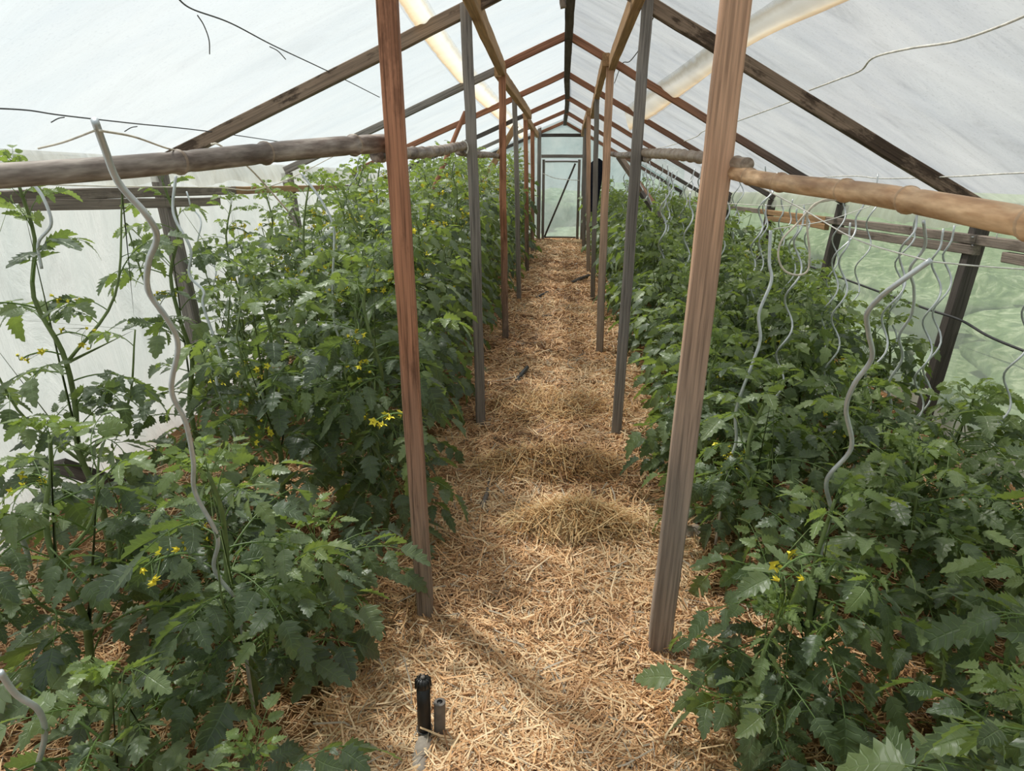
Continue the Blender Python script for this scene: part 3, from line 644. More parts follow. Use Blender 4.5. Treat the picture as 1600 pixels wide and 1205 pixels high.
cable('drip_pipe', [on_floor(738, 822, .004), on_floor(752, 790, .014), on_floor(764, 755, .014), on_floor(770, 712, .008)], .012, M_PIPE, 'grey irrigation pipe length lying along the left edge of the path', 'pipe', n=12)
for a, b, rr, m, lab in (((806, 600), (824, 582), .017, M_HOSE, 'black pipe stub sticking up from straw past the second left post'),
                        ((838, 466), (856, 460), .018, M_HOSE, 'dark pipe stub lying on the straw far along the left side'),
                        ((845, 494), (862, 496), .012, W_DARK, 'thin dark stick lying on the straw beyond the third left post'),
                        ((897, 560), (912, 549), .012, M_PIPE, 'pale grey stick lying on the path near the third right post'),
                        ((893, 440), (920, 432), .03, W_DARK, 'dark clod like stick on the right of the far path'),
                        ((915, 765), (932, 768), .006, M_HOSE, 'tiny dark stick end under the nearest hay clump')):
    up = .05 if a[0] == 806 else .02
    A_ = on_floor(*a, .01); B_ = on_floor(*b, up); mb = MB()
    mb.add(*tube([A_, A_.lerp(B_, .5)+Vector((0, 0, .003)), B_], [rr, rr*1.05, rr*.9], 12)); tag(mb.build('path_stub', m), lab, 'stick')
def stone(px, py, s, lab, seed, m=M_STONE):
    p = on_floor(px, py, s*.35); g = MB(); n1, n2 = 14, 20; V = []
    for i in range(n1+1):
        for j in range(n2):
            a, b = PI*i/n1, 2*PI*j/n2; d = Vector((math.sin(a)*math.cos(b), math.sin(a)*math.sin(b), math.cos(a)))
            k = s*(1+.35*mnoise.noise(d*1.4+Vector((seed, 0, 0)))+.12*mnoise.noise(d*4+Vector((seed, 3, 0))))
            V.append((d.x*k*1.2, d.y*k, d.z*k*.7))
    Fc = [[i*n2+j, (i+1)*n2+j, (i+1)*n2+(j+1) % n2, i*n2+(j+1) % n2] for i in range(n1) for j in range(n2)]
    g.add(V, Fc); o = g.build('stone', m, None, True, p); tag(o, lab, 'stone')
stone(1082, 842, .04, 'grey lumpy stone on the straw behind the nearest right post', 3)
stone(1420, 995, .05, 'pale stone under the leaves in the right foreground bed', 9, plain('pale_stone', (.5, .38, .3), .8))
stone(1025, 715, .035, 'small greyish clod at the right edge of the path past the nearest right post', 5)
# hanging coat
def coat():
    r = empty('hanging_coat', (.52, 10.3, 1.52)); tag(r, 'dark navy coat hanging on a far right path post', 'coat')
    V = []; n = 24; zs = [0, -.03, -.08, -.2, -.4, -.6, -.72]; ws = [.02, .07, .13, .12, .10, .085, .08]
    for z, w in zip(zs, ws):
        for j in range(n):
            a = 2*PI*j/n; k = 1+.18*math.sin(5*a+z*6)
            V.append((w*math.cos(a)*k*.8-.10*max(0, -z)*.9, .045*math.sin(a)*k, z))
    Fc = [[i*n+j, i*n+(j+1) % n, (i+1)*n+(j+1) % n, (i+1)*n+j] for i in range(len(zs)-1) for j in range(n)]
    mb = MB(); mb.add(V, Fc); mb.build('coat_body', M_CLOTH, r)
    mb = MB(); mb.add(*tube([(.08, 0, -.06), (.11, 0, -.16), (.12, .01, -.30), (.115, .01, -.40)], [.035, .04, .036, .034], 12)); mb.build('sleeve', M_CLOTH, r)
coat()

# ------------------------------------------------------------------ tomato leaves
def leaflet(L, W, n, na, g, lob=1.0):
    """n stations along, na across each side; returns V,F,luv lying along +X, normal +Z"""
    s = np.linspace(0, 1, n); w = W*1.72*(s+.004)**.62*(1-s)**.88*(1+.25*np.exp(-((s-.25)/.14)**2))
    w = np.maximum(w, W*.02); w[0] = W*.10; w[-1] = 0.002*L
    cols = np.linspace(-1, 1, 2*na+1); V = np.zeros((n, 2*na+1, 3)); UV = np.zeros((n, 2*na+1, 3))
    jag = np.where(np.arange(n) % 2 == 1, 1.17, .80 if n > 7 else .85)
    jag = 1+(jag-1)*lob*g.uniform(.7, 1.3, n)
    fold = g.uniform(.10, .55); curl = g.uniform(.10, .6); ec = g.uniform(.0, .35); tw = g.normal(0, .25); bnd = g.normal(0, .12)
    for j, v in enumerate(cols):
        e = abs(v)
        wj = w*(1+(jag-1)*e**1.5)
        x = s*L+(np.where(np.arange(n) % 2 == 1, .06, -.03)*L*lob if n > 5 else 0)*e*np.sin(PI*s)
        x = x-.10*L*e*(1-s)*np.sin(PI*s)
        y = v*wj
        z = fold*e*wj-ec*(e**2)*wj-curl*L*(s**2)*.9+.035*L*np.sin(s*n*PI*.5)*e*(1-e)*2
        z = z+tw*y*s
        V[:, j] = np.stack([x, y+bnd*L*s**2, z], -1); UV[:, j, 0] = s; UV[:, j, 1] = v
    m = 2*na+1; i = np.arange(n*m).reshape(n, m)
    Fc = np.stack([i[:-1, :-1], i[1:, :-1], i[1:, 1:], i[:-1, 1:]], -1).reshape(-1, 4)
    return V.reshape(-1, 3), Fc, UV.reshape(-1, 3)
def rot(ax, a):
    return np.array(Matrix.Rotation(a, 3, ax))
def leaf(g, lod):
    """compound tomato leaf of unit length, petiole at origin, along +X"""
    Vs, Fs, Us = [], [], []; off = 0
    def put(V, Fc, U):
        nonlocal off
        Vs.append(V); Fs.append(Fc+off*(Fc >= 0)); Us.append(U); off += len(V)
    th0 = g.uniform(.1, .5); dr = g.uniform(.7, 1.6); k = 10; P = [np.zeros(3)]; TH = []
    side = g.normal(0, .25)
    for i in range(k):
        th = th0-dr*((i+.5)/k)**1.3; ps = side*(i/k)
        P.append(P[-1]+np.array([math.cos(th)*math.cos(ps), math.cos(th)*math.sin(ps), math.sin(th)])/k); TH.append((th, ps))
    P = np.array(P); TH.append(TH[-1])
    if lod < 2:
        V, Fc = tube(P[::2] if lod else P, np.linspace(.011, .005, len(P[::2] if lod else P)), 4 if lod else 5, cap=False)
        put(V, Fc, np.tile([0, 0, 3.], (len(V), 1)))
    else:
        V, Fc = tube(P[::5], [.011, .008, .005], 3, cap=False); put(V, Fc, np.tile([0, 0, 3.], (len(V), 1)))
    spots = [(1.0, 0, .40), (.80, 1, .29), (.80, -1, .29), (.58, 1, .31), (.58, -1, .31), (.36, 1, .24), (.36, -1, .24)]
    if lod < 2: spots += [(.69, 1, .09), (.69, -1, .10), (.47, 1, .11), (.47, -1, .09)]
    for t, sd, L in spots:
        t2 = min(1, max(0, t+g.normal(0, .02)*(sd != 0))); i = min(k, int(t2*k)); p = P[min(i, k)]*(1-(t2*k-i))+P[min(i+1, k)]*(t2*k-i)
        th, ps = TH[min(i, k)]; L = L*g.uniform(.85, 1.15); W = L*g.uniform(.37, .47)
        n, na = ((13, 2) if L > .15 else (7, 1)) if lod == 0 else ((8, 1) if lod == 1 else (5, 1))
        V, Fc, U = leaflet(L, W, n, na, g, 1.)
        pl = .03 if sd == 0 else .07*min(1, L/.25)
        if lod < 2 and sd: V = V+np.array([pl, 0, 0])
        M = rot('Z', ps+sd*g.uniform(.85, 1.25)) @ rot('Y', -(th*(.6 if sd else 1))+g.uniform(-.1, .45)) @ rot('X', g.normal(0, .35)-sd*.25)
        if lod < 2 and sd:
            Vt, Ft = tube([(0, 0, 0), (pl*.6, 0, .004), (pl+.01, 0, 0)], [.005, .0045, .004], 4, cap=False)
            put(Vt@M.T+p, Ft, np.tile([0, 0, 3.], (len(Vt), 1)))
        put(V@M.T+p, Fc, U)
    return np.concatenate(Vs), np.concatenate(Fs), np.concatenate(Us)
g0 = np.random.default_rng(42)
LEAVES = [[leaf(g0, 0) for _ in range(10)], [leaf(g0, 1) for _ in range(10)], [leaf(g0, 2) for _ in range(8)]]

def flower_truss(g, n, lod, size=1.):
    """peduncle with small yellow star flowers, starting at origin"""
    mb = MB(); P = smooth_path([(0, 0, 0), (.05, 0, .012), (.10, .0, .0), (.13, 0, -.02)], 4); mb.add(*tube(P, .0022*size, 4), mi=1)
    for k in range(n):
        t = .35+.65*k/max(1, n-1); p = P[int(t*(len(P)-1))]; sd = 1 if k % 2 else -1
        c = p+np.array([.01*g.normal(), sd*g.uniform(.012, .035), g.uniform(-.025, .015)])*size
        mb.add(*tube([p, (p+c)/2+np.array([0, 0, .006]), c], .0011*size, 3), mi=1)
        M = np.array(Euler((g.uniform(-1, 1)+sd*.8, g.uniform(-.6, 1.4), g.uniform(0, 6))).to_matrix())
        open_ = g.random() < .75; V = []; Fc = []
        for q in range(5):
            a = q*2*PI/5; ca, sa = math.cos(a), math.sin(a); r = .013*size if open_ else .006*size; dz = -.002*size if open_ else .012*size
            b = len(V)
            V += [(0, 0, .001), (.45*r*ca-.35*r*sa, .45*r*sa+.35*r*ca, .003*size), (r*ca, r*sa, dz), (.45*r*ca+.35*r*sa, .45*r*sa-.35*r*ca, .003*size)]
            Fc.append([b, b+3, b+2, b+1])
        mb.add(np.array(V)@M.T+c, Fc, mi=0)
        if lod < 2:
            Vc, Fk = tube([(0, 0, 0), (0, 0, .006*size), (0, 0, .011*size)], [.0028*size, .0026*size, .0008*size], 5); mb.add(Vc@M.T+c, Fk, mi=0)
    return mb
def tomato(g, s):
    n1, n2 = 10, 16; V = []
    for i in range(n1+1):
        for j in range(n2):
            a, b = PI*i/n1, 2*PI*j/n2; rr = s*(1+.03*math.cos(5*b)*math.sin(a))
            V.append((rr*math.sin(a)*math.cos(b), rr*math.sin(a)*math.sin(b), rr*.88*math.cos(a)-.15*s*math.exp(-a*a*9)))
    Fc = [[i*n2+j, (i+1)*n2+j, (i+1)*n2+(j+1) % n2, i*n2+(j+1) % n2] for i in range(n1) for j in range(n2)]
    return V, Fc
def plant(h, lod, seed, lm, lean=(0, 0), leafL=(.24, .36), nl=None, low=.12, sparse=0., trusses=2, fruits=0, wob=.03, shoots=3, bushy=1.):
    g = np.random.default_rng(seed); root = empty('tomato_plant'); fol = MB()
    n = 9; z = np.linspace(0, h, n); ph = g.uniform(0, 6)
    P = np.stack([lean[0]*(z/h)**1.2+wob*np.sin(z*11+ph)*(z/h+.2), lean[1]*(z/h)**1.2+wob*np.cos(z*11+ph)*(z/h+.2), z-.03], -1); P = smooth_path(P, 4 if lod == 0 else 2)
    st = MB(); st.add(*tube(P, np.linspace(.0145 if lod == 0 else .0125, .005, len(P)), 8 if lod == 0 else 5))
    def sp(t): i = t*(len(P)-1); a = int(i); return P[a]*(1-(i-a))+P[min(a+1, len(P)-1)]*(i-a)
    shoots_p = []
    for k in range(shoots):
        t = g.uniform(.12, .6); p = sp(t); az = g.uniform(0, 2*PI); L = h*g.uniform(.25, .42)
        Q = smooth_path([p, p+np.array([math.cos(az)*L*.35, math.sin(az)*L*.35, L*.35]), p+np.array([math.cos(az)*L*.5, math.sin(az)*L*.5, L*.95])], 5)
        st.add(*tube(Q, np.linspace(.007, .003, len(Q)), 5)); shoots_p.append(Q)
    st.build('stem', M_STEM, root)
    nl = nl or int(h*26*bushy); nl = int(nl*1.12); A0 = g.uniform(0, 6)
    def put(p, az, el, L, young):
        V, Fc, U = LEAVES[lod][g.integers(len(LEAVES[lod]))]
        M = rot('Z', az) @ rot('Y', -el) @ rot('X', g.normal(0, .25)); U = U.copy()
        lf = U[:, 2] < 2; U[lf, 2] = g.uniform(.0, .75) if not young else 1+young
        fol.add((V*L)@M.T+p, Fc, U)
    for k in range(nl):
        t = low+(1-low)*(k+.5)/nl; t = min(.995, t+g.normal(0, .01)); p = sp(t)
        if g.random() < sparse and t > .4: continue
        L = g.uniform(*leafL)*(1 if t < .72 else 1-.9*(t-.72)/.28*.75); el = g.uniform(-.15, .5)+(.75*(t-.72)/.28 if t > .72 else 0)
        put(p, A0+k*2.4+g.normal(0, .25), el, max(L, .09), max(0, (t-.8)/.2)*.9 if t > .8 else 0)
    for Q in shoots_p:
        for k in range(5 if lod < 2 else 3):
            p = Q[int((.35+.65*k/4.5)*(len(Q)-1))]; put(p, g.uniform(0, 6.28), g.uniform(0, .8), g.uniform(.14, .26), (.5 if k > 2 else 0))
    for k in range(4 if lod < 2 else 2): put(P[-1], g.uniform(0, 6.28), g.uniform(.6, 1.3), g.uniform(.07, .13), .95)
    fol.build('foliage', lm, root)
    for k in range(trusses):
        mb = flower_truss(g, int(g.integers(4, 8)), lod, 1.2 if lod == 0 else 1.6); t = g.uniform(.45, .92); o = mb.build('flower_cluster', [M_YEL, M_SEP], root)
        o.location = sp(t); o.rotation_euler = (0, g.uniform(-.3, .2), g.uniform(0, 6.28))
    for k in range(fruits):
        mb = MB(); mb.add(*tomato(g, g.uniform(.016, .026))); a = g.uniform(0, 6.28); p = sp(g.uniform(.15, .4)); o = mb.build('tomato_fruit', M_FRUIT, root)
        o.location = (p[0]+.05*math.cos(a), p[1]+.05*math.sin(a), p[2]-.02)
    return root
def copy_tree(o, parent=None):
    c = o.copy(); C.objects.link(c)
    if parent is not None: c.parent = parent
    for ch in o.children: copy_tree(ch, c)
    return c

def near(px, py, h, lm, lab, seed, Z=0., **k):
    p = at(px, py, Z=Z); o = plant(h, 0, seed, lm, **k); o.location = (p.x, p.y, float(hgt(p.x, p.y))); tag(o, lab, 'tomato plant'); return o
def truss_at(root, px, py, Y, seed, n=7):
    o = flower_truss(np.random.default_rng(seed), n, 0, 1.5).build('flower_cluster', [M_YEL, M_SEP], root)
    o.location = at(px, py, Y=Y)-root.location; o.rotation_euler = (0, -.1, 3.6)
def nearw(x, y, h, lm, lab, seed, **k):
    o = plant(h, 0, seed, lm, **k); o.location = (x, y, float(hgt(x, y))); tag(o, lab, 'tomato plant'); return o
# --- left foreground, unique plants
bp_ = at(400, 1100, Z=0); tp = at(322, 720, Y=bp_.y-.12)
pl = nearw(bp_.x, bp_.y, tp.z, LEAF_L, 'foreground tomato plant climbing the big spiral stake at lower left, yellow truss halfway up', 101, lean=(tp.x-bp_.x, tp.y-bp_.y), trusses=0, nl=25, low=.08, leafL=(.24, .34), wob=.012)
truss_at(pl, 318, 868, bp_.y-.30, 5, 8)
nearw(-.62, 1.18, .34, LEAF_L, 'low young tomato plant in the bottom left corner beside the sprinkler', 102, trusses=0, nl=13, shoots=1, leafL=(.2, .3), low=.2)
nearw(-1.02, 1.22, .50, LEAF_L, 'small tomato plant at the bottom left edge of the photo', 103, trusses=0, nl=16, shoots=2)
nearw(-.78, 2.02, .42, LEAF_L, 'low spreading tomato plant in front of the nearest left post', 104, trusses=0, nl=18, shoots=2, leafL=(.26, .36))
nearw(-1.35, 1.62, .90, LEAF_L, 'thick stemmed tomato plant at the left edge with long arching branch', 105, trusses=1, nl=22, lean=(-.05, .05))
nearw(-1.22, 2.12, .55, LEAF_L, 'bushy low tomato plant between the left edge plant and the path', 106, trusses=1, nl=22)
nearw(-1.72, 2.30, 1.55, LEAF_L, 'tall sparse tomato plant by the left wall under the dark bamboo rail', 107, trusses=3, lean=(-.08, .0), sparse=.25, nl=34, leafL=(.22, .34))
nearw(-1.62, 2.85, 1.50, LEAF_L, 'tall sparse tomato plant near the left wall with bare upper stem', 108, trusses=3, sparse=.35, nl=32, leafL=(.2, .3), lean=(.03, 0))
nearw(-1.15, 2.62, 1.22, LEAF_L, 'tomato plant of middling height behind the big spiral stake', 109, trusses=3, sparse=.1, nl=34)
nearw(-.74, 2.72, 1.24, LEAF_L, 'dense dark leafed tomato plant directly behind the nearest left post', 110, trusses=3, nl=42, leafL=(.26, .34), low=.05)
truss_at([o for o in C.objects if o.name.startswith('tomato_plant') and o.type == 'EMPTY'][-1], 640, 650, 2.35, 8, 7)
nearw(-.90, 3.12, 1.40, LEAF_L, 'dense tomato plant left of the path behind the nearest left post, second in its row', 111, trusses=4, nl=46, leafL=(.24, .34), low=.05)
# --- right foreground
bp_ = at(1240, 1120, Z=0); tp = at(1300, 760, Y=bp_.y+.05)
pl = nearw(bp_.x, bp_.y, tp.z, LEAF_R, 'foreground tomato plant climbing the bent spiral stake on the right', 201, trusses=0, fruits=1, nl=25, lean=(tp.x-bp_.x, tp.y-bp_.y), leafL=(.24, .34), wob=.012)
truss_at(pl, 1285, 870, bp_.y-.2, 6, 4)
nearw(.60, 1.62, .42, LEAF_R, 'low tomato plant at the foot of the nearest right post', 202, trusses=0, nl=16, fruits=1, shoots=1, leafL=(.2, .3))
nearw(1.02, 1.25, .52, LEAF_R, 'large leafed tomato plant filling the lower right corner', 203, trusses=0, nl=18, shoots=2, leafL=(.28, .40))
nearw(1.30, 1.62, .62, LEAF_R, 'tomato plant at the right edge below the tan bamboo rail', 204, trusses=0, nl=24)
nearw(.76, 2.55, .80, LEAF_R, 'tomato plant with pale veined leaves just behind the nearest right post', 205, trusses=2, nl=28, lean=(.03, .05))
nearw(1.25, 2.25, .62, LEAF_R, 'bushy tomato plant in the middle of the right bed behind the bent stake', 206, trusses=1, nl=32, fruits=2)
nearw(1.72, 2.35, .60, LEAF_R, 'tomato plant close to the right wall at the photo edge', 207, trusses=1, nl=32)
nearw(1.22, 2.85, .72, LEAF_R, 'tomato plant mid bed, right side, climbing a double curled stake', 208, trusses=2, nl=34)
nearw(1.74, 2.95, .66, LEAF_R, 'tomato plant against the right wall before the dark wall stud', 209, trusses=1, nl=34)
nearw(.72, 3.08, .80, LEAF_R, 'tomato plant on the path side of right bed between the first two posts', 210, trusses=1, nl=32)
nearw(1.02, .96, 1.06, LEAF_R, 'tall tomato plant cut by the right photo edge, closest to the camera', 211, trusses=0, nl=22, leafL=(.3, .4), low=.3)
# --- rows behind, copies of a few full plants
protoL = [plant(h, 1, 300+i, LEAF_L, trusses=4, sparse=sp, nl=nl, leafL=(.22, .33), low=.05) for i, (h, sp, nl) in enumerate([(1.45, .1, 46), (1.55, .15, 46), (1.38, .0, 48), (1.5, .1, 44)])]
protoR = [plant(h, 1, 330+i, LEAF_R, trusses=1, nl=nl, leafL=(.22, .33), low=.05, shoots=4) for i, (h, nl) in enumerate([(.95, 42), (1.02, 44), (.90, 40), (1.0, 46)])]
farL = [plant(h, 2, 360+i, LEAF_L, trusses=4, nl=44, leafL=(.22, .34), low=.05) for i, h in enumerate([1.45, 1.55, 1.5])]
farR = [plant(h, 2, 380+i, LEAF_R, trusses=1, nl=40, leafL=(.22, .34), low=.05) for i, h in enumerate([1.0, 1.08, .96])]
used = set(); gp = np.random.default_rng(77)
BAYS = ['', 'before second post', 'between second and third posts', 'between third and fourth posts', 'between fourth and fifth posts', 'between fifth and sixth posts', 'by the far gable', 'by the far gable']
rown = ['path side row', 'middle row', 'wall side row']
def bay(y):
    for i in range(1, 7):
        if y < YK[i+1]: return i
    return 7
def place(protos, x, y, label, group, sc=1.):
    p = protos[int(gp.integers(len(protos)))]
    o = p if id(p) not in used else copy_tree(p); used.add(id(p))
    o.location = (x, y, float(hgt(x, y))); o.rotation_euler = (0, 0, gp.uniform(0, 6.28)); o.scale = (sc,)*3
    tag(o, label, 'tomato plant', group)
plants_at = []
for side, near_p, far_p in ((-1, protoL, farL), (1, protoR, farR)):
    sn = 'left' if side < 0 else 'right'
    for r, xr in enumerate((.80, 1.30, 1.78)):
        y = 3.5+.12*r
        while y < 13.7:
            x = side*xr+gp.normal(0, .04); yy = y+gp.normal(0, .04); b = bay(yy)
            lab = '%s tomato plant, %s of %s bed, %s' % ('tall flowering' if side < 0 else 'waist high', rown[r], sn, BAYS[b])
            grp = '%s bed tomato plants, %s, bay %s' % (sn, rown[r], ['zero', 'one', 'two', 'three', 'four', 'five', 'six', 'seven'][b])
            sc = gp.uniform(.92, 1.06) if side < 0 else (gp.uniform(.86, .98) if y < 5.5 else gp.uniform(.98, 1.12))
            sc *= .93 if r == 2 else 1
            place(near_p if yy < 6.5 else far_p, x, yy, lab, grp, sc); plants_at.append((side, r, x, yy)); y += .5 if y < 8 else .56
    
# ------------------------------------------------------------------ spiral stakes
def stake_mesh(H, amp, per, straight, rad, seed, tilt_top=(0, 0), n=8):
    g = np.random.default_rng(seed); ph = g.uniform(0, 6.28); zs = np.linspace(-.05, H, int(H/.02)); P = []
    for z in zs:
        k = min(1, max(0, (H-straight-z)/.08)); q = max(0, z-(H-straight-.2))
        P.append((amp*k*math.cos(z*2*PI/per+ph)+tilt_top[0]*q, amp*k*math.sin(z*2*PI/per+ph)+tilt_top[1]*q, z))
    mb = MB(); mb.add(*tube(P, rad, n)); return mb
def stake_thing(x, y, H, lean, label, seed, amp=.026, per=.27, straight=.05, rad=.0046, group=None, tt=(0, 0), twz=0):
    o = stake_mesh(H, amp, per, straight, rad, seed, tt).build('spiral_stake', M_STAKE, None, True, (x, y, float(hgt(x, y))))
    o.rotation_euler = (-lean[1], lean[0], twz); tag(o, label, 'stake', group); return o
def stake_px(pts, label, rad, Y):
    """hand laid stake following the bends seen in the photo; Y runs from foot to tip"""
    k = len(pts); P = [tuple(at(p[0], p[1], Y=Y[0]+(Y[1]-Y[0])*i/(k-1))+Vector((0, .02*math.sin(i*PI), 0))) for i, p in enumerate(pts)]
    g = Vector(P[0]); mb = MB(); P = [tuple(Vector(p)-g) for p in P]; mb.add(*tube(smooth_path(P, 8), rad, 12)); o = mb.build('spiral_stake', M_STAKE, None, True, g); tag(o, label, 'stake'); return o
stake_px([(398, 1120), (378, 985), (370, 940), (335, 890), (340, 840), (305, 770), (302, 720), (290, 660), (268, 610), (278, 540), (262, 500), (232, 455), (232, 410), (245, 370), (228, 335), (185, 285), (163, 230), (148, 188)], 'big spiral stake in the left foreground, its tip above the bamboo rail', np.linspace(.0052, .0056, 137), (1.62, 1.02))
stake_px([(1268, 1010), (1275, 920), (1285, 850), (1298, 800), (1292, 750), (1330, 700), (1322, 640), (1335, 600), (1362, 560), (1357, 520), (1355, 490), (1375, 465), (1400, 445), (1455, 406)], 'bent spiral stake in the right foreground with its tip leaning right', .0060, (1.95, 1.5))
stake_px([(1118, 850), (1135, 740), (1150, 690), (1150, 640), (1175, 570), (1188, 530), (1186, 490), (1205, 440), (1202, 410), (1204, 360)], 'straight topped bare stake right of the nearest right post', .0062, (2.62, 2.75))
stake_px([(1375, 720), (1372, 690), (1392, 640), (1388, 600), (1410, 560), (1405, 525), (1425, 490), (1428, 450), (1422, 420), (1445, 385), (1443, 345)], 'double curved stake hanging close under the tan bamboo rail at right', .0055, (2.9, 2.55))
stake_px([(0, 1050), (25, 1085), (60, 1110), (70, 1150), (55, 1210)], 'curled stake tip rising in the bottom left corner', .0062, (1.05, 1.15))
stake_px([(-15, 800), (20, 830), (38, 850), (48, 890)], 'short stretch of spiral stake beside the left edge plant', .007, (1.55, 1.65))
stake_px([(370, 690), (350, 640), (338, 590), (345, 560), (318, 480), (318, 455), (296, 430), (298, 390), (275, 345), (270, 320), (275, 275)], 'blueish spiral stake left of the middle, behind the big one', .0055, (2.6, 2.75))
stake_px([(540, 700), (538, 650), (535, 600), (532, 540), (522, 500), (520, 440), (522, 390), (520, 350), (500, 310), (470, 270)], 'grey stake leaning left in the left bed below the rail', .0055, (3.1, 3.2))
stake_px([(65, 420), (60, 380), (80, 350), (68, 310), (50, 285)], 'thin stake behind the left edge plant top', .005, (2.2, 2.2))
# right bed stakes: one per plant of the middle and wall rows
gs = np.random.default_rng(5); ov = {}
for side, r, x, y in plants_at:
    if side > 0 and r == 0 and gs.random() < .35: continue
    if side < 0 and gs.random() < .45: continue
    H = gs.uniform(1.22, 1.5) if side > 0 else gs.uniform(1.35, 1.62)
    sn = 'left' if side < 0 else 'right'; b = bay(y)
    grp = '%s bed spiral stakes, %s, bay %d' % (sn, rown[r], b)
    lab = 'spiral stake, %s of %s bed, %s' % (rown[r], sn, BAYS[b])
    stake_thing(x+gs.normal(0, .03), y, H, (gs.normal(0, .05)+.04*side, gs.normal(0, .05)), lab, int(y*100)+r, group=grp, rad=.0044 if y < 5 else .0058, tt=(gs.normal(0, .2), gs.normal(0, .2)))
for i, (x, y, H, ln, lab) in enumerate([(1.30, 3.0, 1.38, (.10, 0), 'spiral stake of the second plant in the middle of the right bed'), (1.84, 2.9, 1.22, (.05, 0), 'spiral stake right of the middle in front of the dark wall stud'),
        (1.70, 3.2, 1.28, (-.04, 0), 'left one of two close spiral stakes by the right wall'), (1.76, 3.28, 1.28, (-.02, 0), 'right one of two close spiral stakes by the right wall'),
        (1.35, 3.4, 1.3, (0, .03), 'slim spiral stake below the middle of the tan bamboo rail'), (1.05, 3.3, 1.34, (.03, 0), 'spiral stake just right of the nearest right post, half behind twine'), (1.98, 2.35, .95, (.1, 0), 'spiral stake at the right photo edge near the wall')]):
    stake_thing(x, y, H, ln, lab, 900+i, rad=.0046)

# ------------------------------------------------------------------ outside
def grass_mat(name, a, b_, c):
    m, nt, o = mat(name); b = N(nt, 'BsdfDiffuse')
    tc = N(nt, 'TexCoord'); n = N(nt, 'TexNoise'); setin(n, Scale=7., Detail=5., Roughness=.6, Distortion=1.2); nt.links.new(tc.outputs['Object'], n.inputs['Vector'])
    r = ramp(nt, [(.3, a), (.5, b_), (.68, c)], n.outputs['Fac']); nt.links.new(r.outputs[0], b.inputs[0]); nt.links.new(b.outputs[0], o.inputs[0]); return m
G1 = grass_mat('outdoor_grass', (.13, .19, .10), (.24, .31, .17), (.42, .47, .32))
G0 = grass_mat('greyed_bounce_grass', (.30, .29, .25), (.42, .42, .37), (.52, .51, .46))  # outside ground greyed so less green light bounces onto the left wall
G2 = grass_mat('outdoor_shrubs', (.10, .15, .08), (.22, .29, .15), (.50, .54, .38))
def ogz(X, Y): return -.1+.05*np.sin(X*.8)+.06*np.sin(Y*.7)+0*X
for nm, xs, ys, lab in (('outdoor_grass', np.linspace(2.55, 22, 40), np.linspace(-3, 34, 60), 'green meadow outside the right film wall'), ('outdoor_grass', np.linspace(-22, -2.55, 40), np.linspace(-3, 34, 60), 'meadow outside the left film wall, greyed to curb green bounce light'), ('outdoor_grass', np.linspace(-2.55, 2.55, 12), np.linspace(14.4, 34, 40), 'green meadow outside the far gable')):
    o = grid(nm, xs, ys, ogz, G0 if xs[0] < -10 else G1); tag(o, lab, 'grass', kind='stuff')
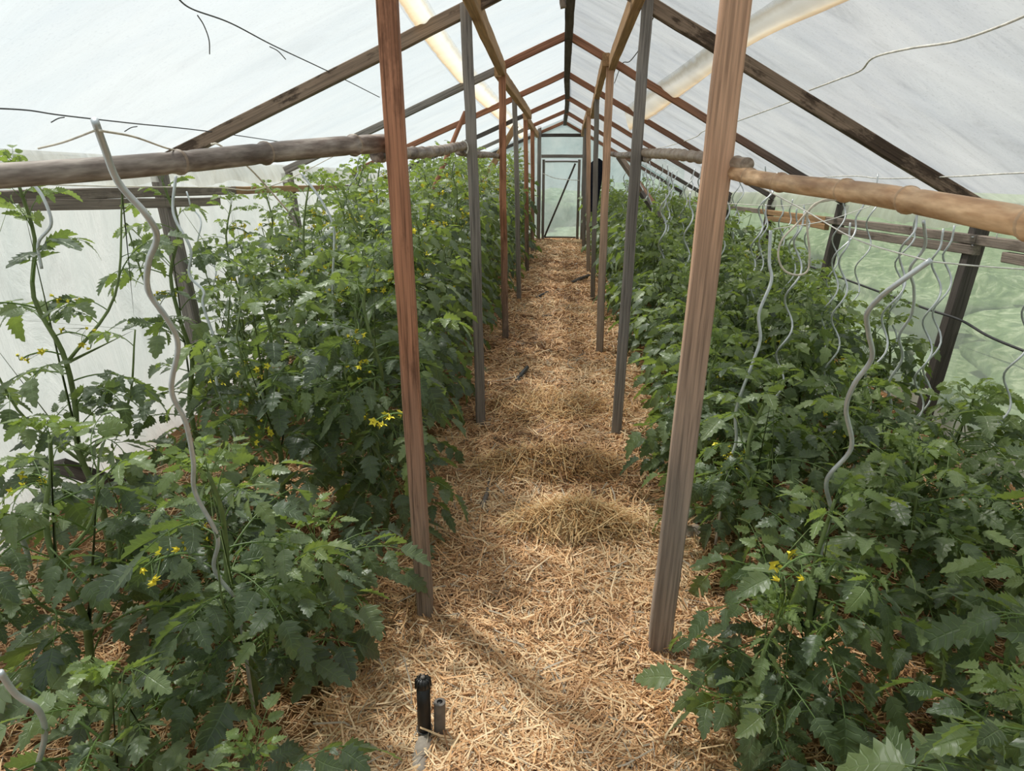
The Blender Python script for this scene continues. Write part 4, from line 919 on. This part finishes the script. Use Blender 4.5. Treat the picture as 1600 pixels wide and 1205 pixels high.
def shrub(x, y, rx, ry, rz, lab, seed):
    n1, n2 = 20, 28; V = []
    for i in range(n1+1):
        for j in range(n2):
            a, b = PI*i/n1, 2*PI*j/n2; d = Vector((math.sin(a)*math.cos(b), math.sin(a)*math.sin(b), math.cos(a)))
            k = 1+.3*mnoise.noise(d*2.2+Vector((seed, 0, 0)))+.15*mnoise.noise(d*5+Vector((seed, 1, 0)))
            V.append((x+d.x*k*rx, y+d.y*k*ry, max(-.15, d.z*k*rz)))
    Fc = [[i*n2+j, (i+1)*n2+j, (i+1)*n2+(j+1) % n2, i*n2+(j+1) % n2] for i in range(n1) for j in range(n2)]
    mb = MB(); mb.add(V, Fc); tag(mb.build('outdoor_shrub', G2), lab, 'shrub')
for i, (x, y, rx, ry, rz) in enumerate([(4.2, 2.2, 1.2, 1.6, .5), (4.6, 5.0, 1.3, 1.8, .5), (4.4, 8.2, 1.2, 1.9, .45), (4.8, 11.8, 1.4, 2., .5)]):
    shrub(x, y, rx, ry, rz, 'blurred green shrub outside the right film wall, %s from the camera' % ordn[i], i*3)
for i, (x, y, rx, ry, rz) in enumerate([(-1.6, 17, 1.4, 1., .9), (.1, 18.5, 1.5, 1., .7), (1.9, 17, 1.3, 1., 1.0)]):
    shrub(x, y, rx, ry, rz, ['blurred shrub beyond the far gable, left of the door', 'blurred low shrub seen through the far door', 'blurred shrub beyond the far gable, right of the door'][i], 20+i)

# ------------------------------------------------------------------ light
w = bpy.data.worlds.new('sky'); S.world = w; w.use_nodes = True; nt = w.node_tree; bg = nt.nodes['Background']
tc = N(nt, 'TexCoord'); sx = N(nt, 'SeparateXYZ'); nt.links.new(tc.outputs['Generated'], sx.inputs[0])
cl = N(nt, 'TexNoise'); setin(cl, Scale=2.2, Detail=4.); nt.links.new(tc.outputs['Generated'], cl.inputs['Vector'])
r = ramp(nt, [(.0, (.74, .80, .80)), (.35, (.80, .88, .92)), (1., (.62, .78, .95))], sx.outputs['Z'])
cr = ramp(nt, [(.4, (0, 0, 0)), (.7, (1, 1, 1))], cl.outputs['Fac'])
c = mix(nt, r.outputs[0], (.98, .98, .97), cr.outputs[0]); nt.links.new(c, bg.inputs[0]); bg.inputs[1].default_value = .77
sd = bpy.data.lights.new('sun', 'SUN'); sd.energy = 6.0; sd.angle = R_(6); sd.color = (1., .95, .86)
so = bpy.data.objects.new('sun', sd); C.objects.link(so); so.rotation_euler = Vector((-.50, .42, 1.15)).to_track_quat('Z', 'Y').to_euler()
S.view_settings.view_transform = 'Standard'; S.view_settings.look = 'None'; S.view_settings.exposure = 0; S.view_settings.gamma = 1
S.cycles.max_bounces = 7; S.cycles.transparent_max_bounces = 10; S.cycles.sample_clamp_indirect = 6
